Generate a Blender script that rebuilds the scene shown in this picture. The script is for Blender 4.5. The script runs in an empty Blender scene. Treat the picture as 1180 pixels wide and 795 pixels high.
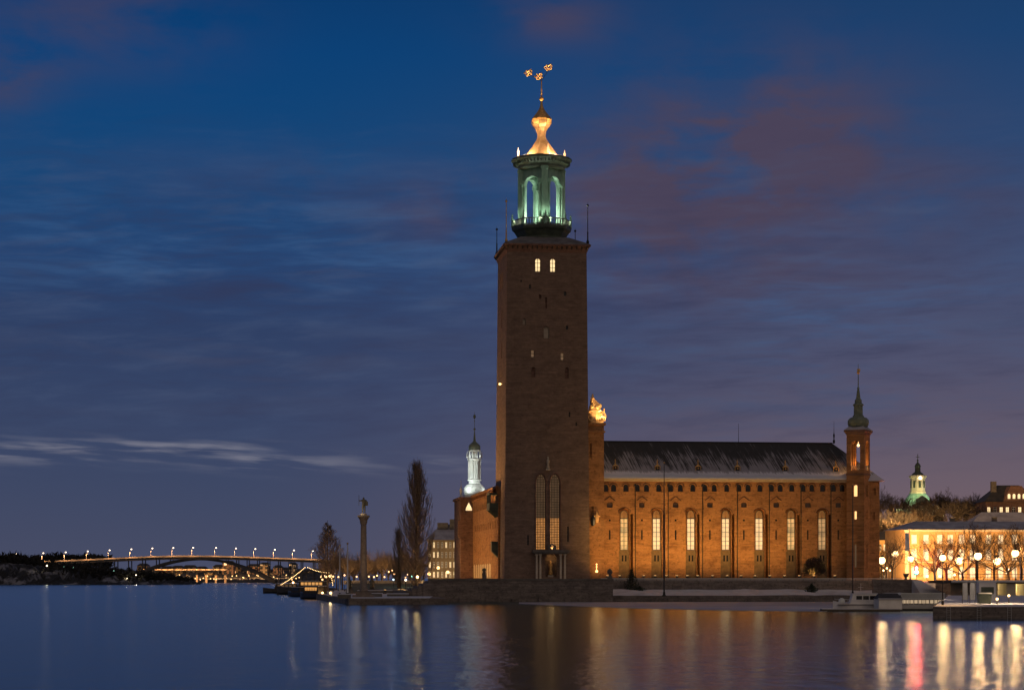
import bpy, math, random
from mathutils import Vector, Matrix
R = math.radians
scene = bpy.context.scene
COL = scene.collection

# ------------------------------------------------------------------ camera
F = 2350.0          # focal length in photo pixels (photo 1180 wide)
HY = 665.5          # photo row of the horizon
H = 4.8             # camera height above the water
cam_d = bpy.data.cameras.new("camera")
cam = bpy.data.objects.new("camera", cam_d)
COL.objects.link(cam)
cam.location = (0, 0, H)
cam.rotation_euler = (R(90), 0, 0)
cam_d.sensor_width = 36
cam_d.lens = F / 1180 * 36
cam_d.shift_y = (HY - 397.5) / 1180
cam_d.clip_start = 1
cam_d.clip_end = 20000
scene.camera = cam

def X(px, Y): return (px - 590) / F * Y
def Z(py, Y): return (HY - py) / F * Y + H
def YW(py, z=0.0): return (H - z) * F / (py - HY)      # distance of a ground point seen at row py
def P(px, py, Y): return Vector((X(px, Y), Y, Z(py, Y)))

# ------------------------------------------------------------------ world: dusk sky
def lin(c):
    return tuple(((v/255)/12.92 if v/255 <= .04045 else ((v/255+.055)/1.055)**2.4) for v in c)

class NT:
    def __init__(s, nt): s.t = nt; s.n = nt.nodes; s.l = nt.links
    def put(s, sock, v):
        if isinstance(v, bpy.types.NodeSocket): s.l.new(v, sock)
        elif isinstance(v, (tuple, list)) and len(v) == 3 and sock.type == 'RGBA': sock.default_value = (*v, 1)
        else: sock.default_value = v
    def m(s, op, a, b=0.0, c=0.0, clamp=False):
        n = s.n.new('ShaderNodeMath'); n.operation = op; n.use_clamp = clamp
        for i, v in enumerate((a, b, c)): s.put(n.inputs[i], v)
        return n.outputs[0]
    def mix(s, f, a, b, mode='MIX'):
        n = s.n.new('ShaderNodeMix'); n.data_type = 'RGBA'; n.blend_type = mode; n.clamp_factor = True
        s.put(n.inputs['Factor'], f); s.put(n.inputs[6], a); s.put(n.inputs[7], b)
        return n.outputs[2]
    def ss(s, v, a, b):
        n = s.n.new('ShaderNodeMapRange'); n.interpolation_type = 'SMOOTHSTEP'
        s.put(n.inputs[0], v); n.inputs[1].default_value = a; n.inputs[2].default_value = b
        return n.outputs[0]
    def xyz(s, x, y, z=0.0):
        n = s.n.new('ShaderNodeCombineXYZ')
        for i, v in enumerate((x, y, z)): s.put(n.inputs[i], v)
        return n.outputs[0]
    def sep(s, v):
        n = s.n.new('ShaderNodeSeparateXYZ'); s.put(n.inputs[0], v); return n.outputs
    def noise(s, vec, scale=1.0, detail=4.0, rough=.5, dist=0.0):
        n = s.n.new('ShaderNodeTexNoise'); s.put(n.inputs['Vector'], vec)
        n.inputs['Scale'].default_value = scale; n.inputs['Detail'].default_value = detail
        n.inputs['Roughness'].default_value = rough; n.inputs['Distortion'].default_value = dist
        return n.outputs[0]
    def ramp(s, f, stops, interp='LINEAR'):
        n = s.n.new('ShaderNodeValToRGB'); cr = n.color_ramp; cr.interpolation = interp
        while len(cr.elements) < len(stops): cr.elements.new(.5)
        for e, (p, c) in zip(cr.elements, stops): e.position = p; e.color = (*c, 1)
        s.put(n.inputs[0], f); return n.outputs[0]
    def coord(s, out='Object'):
        return s.n.new('ShaderNodeTexCoord').outputs[out]

W = bpy.data.worlds.new("World"); scene.world = W; W.use_nodes = True
w = NT(W.node_tree); w.n.clear()
out = w.n.new('ShaderNodeOutputWorld'); bg = w.n.new('ShaderNodeBackground')
w.l.new(bg.outputs[0], out.inputs[0])
d = w.sep(w.coord('Generated'))
A = w.m('MULTIPLY', w.m('ARCTAN2', d[0], d[1]), F)          # azimuth, in 1/F radians
E = w.m('MULTIPLY', w.m('ARCSINE', d[2]), F)                # elevation
e01 = w.m('DIVIDE', E, 700.0, clamp=True)
left = w.ramp(e01, [(0, lin((70, 74, 97))), (.16, lin((59, 69, 97))), (.40, lin((45, 62, 97))), (.52, lin((36, 65, 108))),
                    (.66, lin((19, 68, 116))), (.84, lin((8, 62, 114))), (1, lin((8, 52, 100)))])
right = w.ramp(e01, [(0, lin((120, 97, 98))), (.2, lin((98, 87, 101))), (.34, lin((78, 79, 104))), (.52, lin((60, 74, 108))),
                     (.7, lin((42, 68, 108))), (.86, lin((26, 62, 106))), (1, lin((26, 56, 96)))])
base = w.mix(w.ss(A, -350, 520), left, right)
def blob(cx, cy, rx, ry):
    a = w.m('DIVIDE', w.m('SUBTRACT', A, cx - 590), rx); b = w.m('DIVIDE', w.m('SUBTRACT', E, HY - cy), ry)
    q = w.m('ADD', w.m('MULTIPLY', a, a), w.m('MULTIPLY', b, b))
    return w.m('EXPONENT', w.m('MULTIPLY', q, -1.0))
def add(*v):
    r = v[0]
    for x in v[1:]: r = w.m('ADD', r, x)
    return r
nz1 = w.noise(w.xyz(w.m('DIVIDE', A, 150.0), w.m('DIVIDE', E, 75.0)), 1.0, 6, .55, .25)
nz2 = w.noise(w.xyz(w.m('DIVIDE', A, 210.0), w.m('DIVIDE', E, 26.0), 3.3), 1.0, 5, .58, .3)
nz3 = w.noise(w.xyz(w.m('DIVIDE', A, 110.0), w.m('DIVIDE', w.m('ADD', E, w.m('MULTIPLY', A, .045)), 10.0), 8.1), 1.0, 4, .5, .2)
# dusky red-violet cloud masses
red = add(w.m('MULTIPLY', blob(880, 180, 150, 90), 1.6), w.m('MULTIPLY', blob(745, 255, 130, 85), 1.25), w.m('MULTIPLY', blob(930, 330, 160, 40), .6), w.m('MULTIPLY', blob(640, 35, 70, 30), .8),
          w.m('MULTIPLY', blob(130, 45, 120, 55), .6), w.m('MULTIPLY', blob(300, 215, 260, 40), .3), w.m('MULTIPLY', blob(12, 110, 60, 42), .8), w.m('MULTIPLY', blob(510, 250, 75, 34), .75),
          w.m('MULTIPLY', blob(1080, 250, 110, 45), .6))
redf = w.m('MULTIPLY', red, w.m('ADD', w.m('MULTIPLY', w.ss(nz1, .30, .62), .8), w.m('MULTIPLY', w.ss(nz2, .35, .65), .2)), clamp=True)
base = w.mix(w.m('MULTIPLY', redf, .88), base, lin((75, 64, 82)))
# thin layered streaks over the middle of the sky
band = add(blob(250, 300, 420, 75), w.m('MULTIPLY', blob(940, 380, 330, 95), .8))
base = w.mix(w.m('MULTIPLY', w.m('MULTIPLY', band, w.ss(nz2, .47, .70)), .45, clamp=True), base, lin((62, 98, 142)))
base = w.mix(w.m('MULTIPLY', w.m('MULTIPLY', band, w.ss(nz2, .52, .28)), .6, clamp=True), base, lin((48, 52, 80)))
low = add(blob(260, 420, 520, 60), w.m('MULTIPLY', blob(900, 470, 380, 60), .6))
base = w.mix(w.m('MULTIPLY', w.m('MULTIPLY', low, w.ss(nz2, .42, .66)), .5, clamp=True), base, lin((62, 68, 94)))
nz4 = w.noise(w.xyz(w.m('DIVIDE', A, 120.0), w.m('DIVIDE', w.m('ADD', E, w.m('MULTIPLY', A, -.06)), 22.0), 12.0), 1.0, 6, .6, .3)
midb = w.m('MULTIPLY', w.ss(E, 90, 200), w.ss(E, 560, 380))
base = w.mix(w.m('MULTIPLY', w.m('MULTIPLY', midb, w.ss(nz4, .48, .72)), .30), base, lin((70, 84, 114)))
base = w.mix(w.m('MULTIPLY', w.m('MULTIPLY', midb, w.ss(nz4, .52, .30)), .26), base, lin((50, 52, 78)))
# pale streak clouds low in the west
st = add(blob(60, 523, 115, 13), w.m('MULTIPLY', blob(190, 520, 90, 9), .8), w.m('MULTIPLY', blob(310, 533, 75, 10), 1.0), w.m('MULTIPLY', blob(480, 535, 110, 10), .4),
         w.m('MULTIPLY', blob(240, 517, 60, 7), .6))
base = w.mix(w.m('MULTIPLY', w.m('MULTIPLY', st, w.ss(nz3, .43, .70)), .85, clamp=True), base, lin((122, 122, 136)))
# behind the camera: the glow of the city under the cloud
back = w.ss(d[1], .25, -.5)
glow = w.ramp(w.m('DIVIDE', w.m('MAXIMUM', d[2], 0.0), .9, clamp=True), [(0, (.19, .145, .115)), (.45, (.12, .105, .105)), (1, (.05, .06, .09))])
base = w.mix(back, base, glow)
high = w.ss(d[2], .30, .75)
base = w.mix(high, base, (.045, .045, .062))
sky = w.n.new('ShaderNodeTexSky'); sky.sky_type = 'NISHITA'; sky.sun_disc = False
SUN_EL, SUN_ROT = R(22), R(200)
sky.sun_elevation = R(-4); sky.sun_rotation = SUN_ROT
tot = w.mix(1.0, base, w.mix(1.0, sky.outputs[0], (.02, .02, .02), 'MULTIPLY'), 'ADD')
w.l.new(tot, bg.inputs[0]); bg.inputs[1].default_value = 1.0

# the faint broad glow of the overcast city sky behind the camera
sun_d = bpy.data.lights.new("sun", 'SUN'); sun_d.energy = 0.19; sun_d.angle = R(70); sun_d.color = (1, .74, .56)
sun = bpy.data.objects.new("sun", sun_d); COL.objects.link(sun)
sun.rotation_euler = (R(48), 0, R(18))
scene.view_settings.view_transform = 'Standard'; scene.view_settings.look = 'None'
scene.view_settings.exposure = 0.11; scene.view_settings.gamma = 1
scene.view_settings.use_curve_mapping = False
cy = scene.cycles
cy.use_denoising = True; cy.max_bounces = 6; cy.diffuse_bounces = 2; cy.glossy_bounces = 4; cy.transparent_max_bounces = 8
cy.sample_clamp_indirect = 4.0; cy.caustics_reflective = False; cy.caustics_refractive = False
try: cy.use_light_tree = True
except Exception: pass

# ------------------------------------------------------------------ materials
def newmat(name):
    m = bpy.data.materials.new(name); m.use_nodes = True
    t = NT(m.node_tree); t.n.clear()
    o = t.n.new('ShaderNodeOutputMaterial'); p = t.n.new('ShaderNodeBsdfPrincipled')
    t.l.new(p.outputs[0], o.inputs[0])
    return m, t, p
def bump(t, p, h, strength=.3, dist=.05):
    b = t.n.new('ShaderNodeBump'); b.inputs['Strength'].default_value = strength; b.inputs['Distance'].default_value = dist
    t.put(b.inputs['Height'], h); t.l.new(b.outputs[0], p.inputs['Normal'])
def mottled(name, c1, c2, scale=1.0, rough=.8, metal=0.0, detail=5, stretch=(1, 1, 1), bmp=0.0):
    m, t, p = newmat(name)
    mp = t.n.new('ShaderNodeMapping'); t.l.new(t.coord(), mp.inputs[0]); mp.inputs['Scale'].default_value = stretch
    n = t.noise(mp.outputs[0], scale, detail, .6)
    t.put(p.inputs['Base Color'], t.mix(t.ss(n, .3, .7), c1, c2))
    p.inputs['Roughness'].default_value = rough; p.inputs['Metallic'].default_value = metal
    if bmp: bump(t, p, n, bmp, .2)
    return m
def brick(name, c1, c2, mort, bw=.62, bh=.22, stain=.5, mark=.75):
    m, t, p = newmat(name)
    s = t.sep(t.coord())
    vec = t.xyz(t.m('ADD', s[0], s[1]), s[2])
    b = t.n.new('ShaderNodeTexBrick'); t.l.new(vec, b.inputs['Vector'])
    b.inputs['Scale'].default_value = 1.0; b.inputs['Brick Width'].default_value = bw; b.inputs['Row Height'].default_value = bh
    b.inputs['Mortar Size'].default_value = .012; b.inputs['Bias'].default_value = -.1
    t.put(b.inputs['Color1'], c1); t.put(b.inputs['Color2'], c2); t.put(b.inputs['Mortar'], mort)
    big = t.noise(t.xyz(t.m('MULTIPLY', t.m('ADD', s[0], s[1]), .30), t.m('MULTIPLY', s[2], .55)), 1.0, 7, .65)
    row = t.noise(t.xyz(t.m('MULTIPLY', t.m('ADD', s[0], s[1]), .25), t.m('MULTIPLY', s[2], 2.6), 4.0), 1.0, 4, .6)
    pat = t.noise(t.xyz(t.m('ADD', s[0], s[1]), s[2], 7.0), 1.7, 3, .7)
    c = t.mix(t.m('MULTIPLY', t.ss(big, .40, .72), stain), b.outputs[0], tuple(x*.45 for x in c1))
    c = t.mix(t.m('MULTIPLY', t.ss(row, .5, .72), .5), c, tuple(min(1, x*1.5) for x in c2))
    c = t.mix(t.m('MULTIPLY', t.ss(pat, .50, .70), mark), c, tuple(x*.42 for x in c1))
    pt2 = t.noise(t.xyz(t.m('ADD', s[0], s[1]), t.m('MULTIPLY', s[2], 1.6), 17.0), 1.1, 3, .7)
    c = t.mix(t.m('MULTIPLY', t.ss(pt2, .55, .72), .5), c, tuple(min(1, x*1.35) for x in c2))
    t.put(p.inputs['Base Color'], c); p.inputs['Roughness'].default_value = .9
    bump(t, p, t.m('ADD', b.outputs['Fac'], t.m('MULTIPLY', pat, -.8)), .5, .04)
    return m
def emit(name, col, strength, var=0.0, scale=.6, base=(.3, .3, .3)):
    m, t, p = newmat(name)
    t.put(p.inputs['Base Color'], base); t.put(p.inputs['Emission Color'], col); p.inputs['Roughness'].default_value = .4
    if var:
        n = t.noise(t.coord(), scale, 3, .6)
        t.put(p.inputs['Emission Strength'], t.m('MULTIPLY', t.m('ADD', t.m('MULTIPLY', t.ss(n, .25, .75), var), 1 - var), strength))
    else: p.inputs['Emission Strength'].default_value = strength
    return m
def snow_mat(name, dirt=.3):
    m, t, p = newmat(name)
    s = t.coord()
    n = t.noise(s, .35, 6, .6); n2 = t.noise(s, 2.2, 4, .6)
    c = t.mix(t.m('MULTIPLY', t.ss(n, .45, .75), dirt), (.62, .62, .66), (.20, .17, .15))
    c = t.mix(t.m('MULTIPLY', t.ss(n2, .6, .75), dirt), c, (.16, .14, .11))
    t.put(p.inputs['Base Color'], c); p.inputs['Roughness'].default_value = .75
    bump(t, p, n2, .5, .15)
    return m

M = {}
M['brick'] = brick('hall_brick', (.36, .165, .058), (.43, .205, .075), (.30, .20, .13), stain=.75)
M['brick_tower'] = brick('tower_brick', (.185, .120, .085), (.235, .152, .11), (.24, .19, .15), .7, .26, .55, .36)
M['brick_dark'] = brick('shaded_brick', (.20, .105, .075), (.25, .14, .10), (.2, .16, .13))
M['granite'] = brick('granite_blocks', (.17, .14, .125), (.24, .20, .17), (.07, .06, .055), 1.6, .62, .7)
M['stone'] = mottled('pale_stone', (.42, .35, .26), (.55, .47, .36), 1.2, .8)
M['stone_dark'] = mottled('dark_stone', (.10, .09, .08), (.17, .15, .13), .8, .85, bmp=.3)
M['niche_stone'] = mottled('weathered_green_stone', (.13, .085, .045), (.20, .13, .065), 1.0, .85)
M['copper'] = mottled('green_copper', (.20, .38, .28), (.34, .54, .42), 1.4, .6, .0, 6, (1, 1, .35))
M['copper_dark'] = mottled('dark_copper', (.045, .06, .045), (.09, .11, .075), .9, .55)
M['copper_grey'] = mottled('grey_green_copper', (.13, .16, .11), (.22, .25, .18), 1.2, .6)
M['gold'] = mottled('gilding', (.95, .62, .27), (.80, .46, .18), 2.2, .38, .45, 4)
M['gold_rough'] = mottled('worn_gilding', (.85, .50, .17), (.42, .24, .08), 3.0, .45, .5, 4)
M['iron'] = mottled('black_iron', (.018, .017, .017), (.04, .037, .035), 2.0, .5, .4)
M['pole'] = mottled('painted_pole', (.42, .40, .38), (.55, .52, .5), 2.0, .5)
M['wood'] = mottled('dark_timber', (.035, .028, .022), (.07, .055, .04), 2.0, .7, stretch=(1, 1, .2))
M['dark_glass'] = mottled('dark_window', (.012, .012, .014), (.03, .028, .028), 2.0, .15)
M['bark'] = mottled('bark', (.085, .062, .045), (.14, .105, .075), 1.5, .9)
M['twig'] = mottled('bare_twigs', (.095, .065, .042), (.15, .105, .065), .3, .9)
M['twig_dark'] = mottled('dark_twigs', (.035, .028, .022), (.065, .05, .035), .3, .9)
M['ever'] = mottled('evergreen', (.02, .03, .018), (.045, .06, .03), .6, .9)
M['snow'] = snow_mat('trodden_snow', .35)
M['snow_clean'] = snow_mat('fresh_snow', .08)
M['grass'] = mottled('winter_grass', (.10, .085, .035), (.17, .14, .06), .5, .95)
M['plaster'] = mottled('yellow_plaster', (.56, .33, .13), (.66, .41, .17), .4, .9)
M['plaster_pale'] = mottled('pale_plaster', (.62, .52, .36), (.70, .60, .44), .4, .9)
M['white'] = mottled('white_paint', (.66, .64, .62), (.78, .76, .74), .8, .5)
M['hull_dark'] = mottled('dark_hull', (.03, .03, .035), (.06, .055, .06), .8, .5)
M['lit'] = emit('lit_window', (1, .60, .22), 1.55, .55, .7)
M['lit_amber'] = emit('amber_window', (1, .45, .10), .85, .5, 1.1)
M['lit_dim'] = emit('dim_window', (.75, .42, .20), .13, .4, .8, (.12, .10, .08))
M['lit_pale'] = emit('pale_window', (1, .72, .36), 1.7, .6, .5)
M['lamp'] = emit('lamp_globe', (1, .60, .26), 5)
M['lamp_white'] = emit('white_lamp_globe', (1, .76, .50), 4)
M['lamp_small'] = emit('small_lamp_globe', (1, .55, .20), 3.5)
M['red'] = emit('red_signal', (1, .04, .05), 25)
M['teal'] = emit('green_signal', (.05, .9, .6), 10)

# roof sheeting with streaks of snow that slid down it
m, t, p = newmat('snow_streaked_roof')
s = t.sep(t.coord())
sl = t.m('DIVIDE', t.m('SUBTRACT', s[2], 26.0), 8.4)           # 0 eave .. 1 ridge
sx = t.m('ADD', s[0], t.m('MULTIPLY', s[2], .28))
n1 = t.noise(t.xyz(t.m('MULTIPLY', sx, 2.7), t.m('MULTIPLY', s[2], .13)), 1.0, 5, .65, .25)
n2 = t.noise(t.xyz(t.m('MULTIPLY', sx, .35), t.m('MULTIPLY', s[2], .3), 5.0), 1.0, 4, .6)
thr = t.m('ADD', t.m('MULTIPLY', sl, .42), t.m('MULTIPLY', t.m('SUBTRACT', n2, .5), .55))
val = t.m('SUBTRACT', t.m('ADD', n1, .245), thr)
f = t.m('MULTIPLY', t.ss(val, .46, .64), .66)
bottom = t.ss(t.m('ADD', sl, t.m('MULTIPLY', t.m('SUBTRACT', n1, .5), .3)), .23, .15)
f = t.m('MAXIMUM', f, bottom)
wear = t.noise(t.xyz(t.m('MULTIPLY', s[0], 1.3), s[2]), 1.0, 4, .6)
t.put(p.inputs['Base Color'], t.mix(f, t.mix(wear, (.018, .017, .015), (.05, .045, .04)), t.mix(bottom, (.44, .41, .44), (.66, .63, .68))))
p.inputs['Roughness'].default_value = .65
M['roof_snow'] = m
M['roof_frost'] = mottled('frosted_copper_roof', (.09, .085, .085), (.19, .18, .18), .5, .8, detail=6)
M['roof_dark'] = mottled('dark_roof', (.03, .028, .026), (.06, .055, .05), .5, .7)
M['roof_white'] = mottled('snowy_roof', (.30, .28, .30), (.48, .46, .48), .35, .8, detail=6)

# water smoothed by the long exposure
m = bpy.data.materials.new('calm_water'); m.use_nodes = True; t = NT(m.node_tree); t.n.clear()
o_ = t.n.new('ShaderNodeOutputMaterial'); gl = t.n.new('ShaderNodeBsdfGlossy'); gl.distribution = 'BECKMANN'; df = t.n.new('ShaderNodeBsdfDiffuse'); mx = t.n.new('ShaderNodeMixShader')
fr = t.n.new('ShaderNodeFresnel'); fr.inputs['IOR'].default_value = 1.5
s = t.sep(t.coord())
wv = t.noise(t.xyz(t.m('MULTIPLY', s[0], .40), t.m('MULTIPLY', s[1], .15)), 1.0, 3, .5)
wl = t.noise(t.xyz(t.m('MULTIPLY', s[0], .012), t.m('MULTIPLY', s[1], .006)), 1.0, 3, .5)
t.put(gl.inputs['Color'], (.76, .88, .97)); t.put(df.inputs['Color'], (.012, .03, .06))
gl.inputs['Roughness'].default_value = .2; t.put(gl.inputs['Roughness'], t.m('ADD', t.m('MULTIPLY', wl, .05), .178))
b = t.n.new('ShaderNodeBump'); b.inputs['Strength'].default_value = 1.0; b.inputs['Distance'].default_value = .10
wf = t.noise(t.xyz(t.m('MULTIPLY', s[0], .9), t.m('MULTIPLY', s[1], .45), 3.0), 1.0, 3, .6)
t.put(b.inputs['Height'], t.m('ADD', wv, t.m('MULTIPLY', wf, .55))); t.l.new(b.outputs[0], gl.inputs['Normal'])
t.l.new(t.m('MAXIMUM', t.m('MULTIPLY', fr.outputs[0], 1.0), .55), mx.inputs[0]); t.l.new(df.outputs[0], mx.inputs[1]); t.l.new(gl.outputs[0], mx.inputs[2]); t.l.new(mx.outputs[0], o_.inputs[0])
M['water'] = m

# ------------------------------------------------------------------ mesh building
class MB:
    def __init__(s): s.v = []; s.f = []; s.m = []
    def add(s, vs, fs, mi=0, mat=None):
        o = len(s.v)
        s.v += [tuple(mat @ Vector(q)) if mat else tuple(q) for q in vs]
        s.f += [tuple(i + o for i in f) for f in fs]; s.m += [mi]*len(fs)
        return s
    def box(s, c, d, rz=0, mi=0):
        x, y, z = d[0]/2, d[1]/2, d[2]/2
        vs = [(-x,-y,-z),(x,-y,-z),(x,y,-z),(-x,y,-z),(-x,-y,z),(x,-y,z),(x,y,z),(-x,y,z)]
        return s.add(vs, [(0,3,2,1),(4,5,6,7),(0,1,5,4),(1,2,6,5),(2,3,7,6),(3,0,4,7)], mi, Matrix.Translation(c) @ Matrix.Rotation(rz, 4, 'Z'))
    def bb(s, x0, x1, y0, y1, z0, z1, mi=0):
        return s.box(((x0+x1)/2, (y0+y1)/2, (z0+z1)/2), (x1-x0, y1-y0, z1-z0), 0, mi)
    def prism(s, poly, z0, z1, mi=0, mat=None, top=None):
        n = len(poly); tp = top or poly
        vs = [(x, y, z0) for x, y in poly] + [(x, y, z1) for x, y in tp]
        return s.add(vs, [tuple(range(n))[::-1], tuple(range(n, 2*n))] + [(i, (i+1) % n, n+(i+1) % n, n+i) for i in range(n)], mi, mat)
    def lathe(s, prof, n=16, c=(0, 0, 0), rot=0, mi=0, cap=True):
        vs = []; k = len(prof)
        for r, z in prof:
            for i in range(n):
                a = rot + 2*math.pi*i/n
                vs.append((c[0]+r*math.cos(a), c[1]+r*math.sin(a), c[2]+z))
        fs = [(j*n+i, j*n+(i+1) % n, (j+1)*n+(i+1) % n, (j+1)*n+i) for j in range(k-1) for i in range(n)]
        if cap: fs += [tuple(range(n))[::-1], tuple(range((k-1)*n, k*n))]
        return s.add(vs, fs, mi)
    def tube(s, p0, p1, r0, r1=None, n=6, mi=0):
        r1 = r0 if r1 is None else r1
        p0 = Vector(p0); p1 = Vector(p1); dd = (p1-p0)
        if dd.length < 1e-6: return s
        dd.normalize(); a = dd.orthogonal().normalized(); b = dd.cross(a); vs = []
        for pp, r in ((p0, r0), (p1, r1)):
            for i in range(n):
                t = 2*math.pi*i/n; vs.append(pp + a*(r*math.cos(t)) + b*(r*math.sin(t)))
        return s.add(vs, [(i, (i+1) % n, n+(i+1) % n, n+i) for i in range(n)] + [tuple(range(n))[::-1], tuple(range(n, 2*n))], mi)
    def path(s, pts, r, n=6, mi=0):
        for a, b in zip(pts[:-1], pts[1:]): s.tube(a, b, r, r, n, mi)
        return s
    def ball(s, c, r, n=10, mi=0, sz=1.0):
        return s.lathe([(max(.001, r*math.sin(math.pi*j/8)), -r*sz*math.cos(math.pi*j/8)) for j in range(9)], n, c, 0, mi, False)
    def build(s, name, mats, parent=None, smooth=False, loc=None, rz=0):
        me = bpy.data.meshes.new(name); me.from_pydata(s.v, [], s.f)
        for mm in (mats if isinstance(mats, (list, tuple)) else [mats]): me.materials.append(mm)
        me.polygons.foreach_set('material_index', s.m)
        if smooth: me.polygons.foreach_set('use_smooth', [True]*len(s.f))
        me.update()
        o = bpy.data.objects.new(name, me); COL.objects.link(o)
        if parent: o.parent = parent
        if loc is not None: o.location = loc
        o.rotation_euler.z = rz
        return o
def tag(o, label=None, cat=None, group=None, kind=None):
    if label: o['label'] = label
    if cat: o['category'] = cat
    if group: o['group'] = group
    if kind: o['kind'] = kind
    return o
def thing(name, label, cat, loc=(0, 0, 0), rz=0, group=None):
    o = bpy.data.objects.new(name, None); COL.objects.link(o)
    o.location = loc; o.rotation_euler.z = rz; o.empty_display_size = .5
    return tag(o, label, cat, group)
def put(o, parent, loc=(0, 0, 0), rz=0):
    c = o.copy(); COL.objects.link(c); c.parent = parent; c.location = loc; c.rotation_euler.z = rz
    return c
def kids(o): return [c for c in COL.objects if c.parent == o]
def copy_tree(o, loc, rz=None, label=None, scale=None):
    r = o.copy(); COL.objects.link(r); r.location = loc
    if rz is not None: r.rotation_euler.z = rz
    if label: r['label'] = label
    if scale: r.scale = scale
    for ch in kids(o):
        c = ch.copy(); COL.objects.link(c); c.parent = r
        for g in kids(ch):
            e = g.copy(); COL.objects.link(e); e.parent = c
    return r
def lamp(name, kind, parent, loc, power, color, radius=.25, target=None, spot=60, blend=.6):
    l = bpy.data.lights.new(name, kind); l.energy = power; l.color = color; l.shadow_soft_size = radius
    if kind == 'SPOT': l.spot_size = R(spot); l.spot_blend = blend
    o = bpy.data.objects.new(name, l); COL.objects.link(o); o.location = loc
    if parent: o.parent = parent
    if target is not None:
        o.rotation_mode = 'QUATERNION'
        o.rotation_quaternion = (Vector(target)-Vector(loc)).to_track_quat('-Z', 'Y')
    return o

def wall_grid(mb, a0, a1, z0, z1, holes, fn, depth, mi=0, back=True):
    """a wall from a0 to a1 with recessed openings. holes: (h0,h1,zb,zt,arch). fn(a, z, dep) -> point."""
    us = sorted({a0, a1, *[h[0] for h in holes], *[h[1] for h in holes]})
    zs = sorted({z0, z1, *[h[2] for h in holes], *[h[3] for h in holes]})
    for i in range(len(us)-1):
        # merge vertical runs
        run = None
        cu = (us[i]+us[i+1])/2
        hs = [h for h in holes if h[0] < cu < h[1]]
        segs = []
        for j in range(len(zs)-1):
            cz = (zs[j]+zs[j+1])/2
            solid = not any(h[2] < cz < h[3] for h in hs)
            if solid:
                if run is None: run = zs[j]
            elif run is not None: segs.append((run, zs[j])); run = None
        if run is not None: segs.append((run, z1))
        for b, tt in segs:
            mb.add([fn(us[i], b, 0), fn(us[i+1], b, 0), fn(us[i+1], tt, 0), fn(us[i], tt, 0)], [(0, 1, 2, 3)], mi)
    for hh in holes:
        h0, h1, zb, zt, arch = hh[:5]; dep = hh[5] if len(hh) > 5 else depth
        r = (h1-h0)/2; c = (h0+h1)/2
        if arch == 0: arc = [(h0, zt), (h1, zt)]
        else:
            rise = r*arch; zc = zt-rise
            arc = [(c-r*math.cos(math.pi*k/10), zc+rise*math.sin(math.pi*k/10)) for k in range(11)]
            for k in range(10):
                corner = (h0, zt) if k < 5 else (h1, zt)
                mb.add([fn(*corner, 0), fn(*arc[k], 0), fn(*arc[k+1], 0)], [(0, 1, 2)], mi)
            mb.add([fn(h0, zt, 0), fn(c, zt, 0), fn(h1, zt, 0)], [(0, 1, 2)], mi)
        loop = [(h0, zb)] + ([(h0, arc[0][1])] if arch else []) + list(arc[1:-1] if arch else arc) + ([(h1, arc[-1][1])] if arch else []) + [(h1, zb)]
        n = len(loop)
        for k in range(n):
            p0, p1 = loop[k], loop[(k+1) % n]
            mb.add([fn(*p0, 0), fn(*p1, 0), fn(*p1, dep), fn(*p0, dep)], [(0, 1, 2, 3)], mi)
        if back: mb.add([fn(*q, dep) for q in loop], [tuple(range(n))], mi)
    return mb
def arch_poly(w, h, arch=1.0, n=10):
    r = w/2; rise = r*arch
    return [(-r, 0)] + [(-r*math.cos(math.pi*k/n), h-rise+rise*math.sin(math.pi*k/n)) for k in range(n+1)] + [(r, 0)]
def panel(mb, poly, y0, y1, mi=0, c=(0, 0, 0)):
    """polygon in x,z given thickness along y"""
    n = len(poly)
    vs = [(c[0]+x, c[1]+y0, c[2]+z) for x, z in poly] + [(c[0]+x, c[1]+y1, c[2]+z) for x, z in poly]
    return mb.add(vs, [tuple(range(n)), tuple(range(n, 2*n))[::-1]] + [(i, (i+1) % n, n+(i+1) % n, n+i) for i in range(n)], mi)

# ------------------------------------------------------------------ water, land, quays
def sheet(name, polys, z, mat, kind='structure', label=None):
    mb = MB()
    for pl in polys: mb.add([(x, y, z) for x, y in pl], [tuple(range(len(pl)))])
    return tag(mb.build(name, mat), kind=kind)
mb = MB()
mb.add([(-9000, -300, 0), (9000, -300, 0), (9000, 12000, 0), (-9000, 12000, 0)], [(0, 1, 2, 3)])
tag(mb.build('water', M['water']), kind='structure')

TH = R(7); CT, ST = math.cos(TH), math.sin(TH)
OX, OY = -1.555, 430.0
def Wp(u, v, z=0): return Vector((OX + u*CT - v*ST, OY + u*ST + v*CT, z))
def uL(px, v):
    q = (px-590)/F
    return (q*(OY + v*CT) - OX + v*ST)/(CT - q*ST)
def ZL(py, u, v): return (HY-py)/F*(OY + u*ST + v*CT) + H
def W2(u, v): p = Wp(u, v); return (p.x, p.y)

def slab(name, poly, z0, z1, mat, kind='structure', top=None):
    mb = MB(); mb.prism(poly, z0, z1)
    return tag(mb.build(name, mat), kind=kind)
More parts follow.
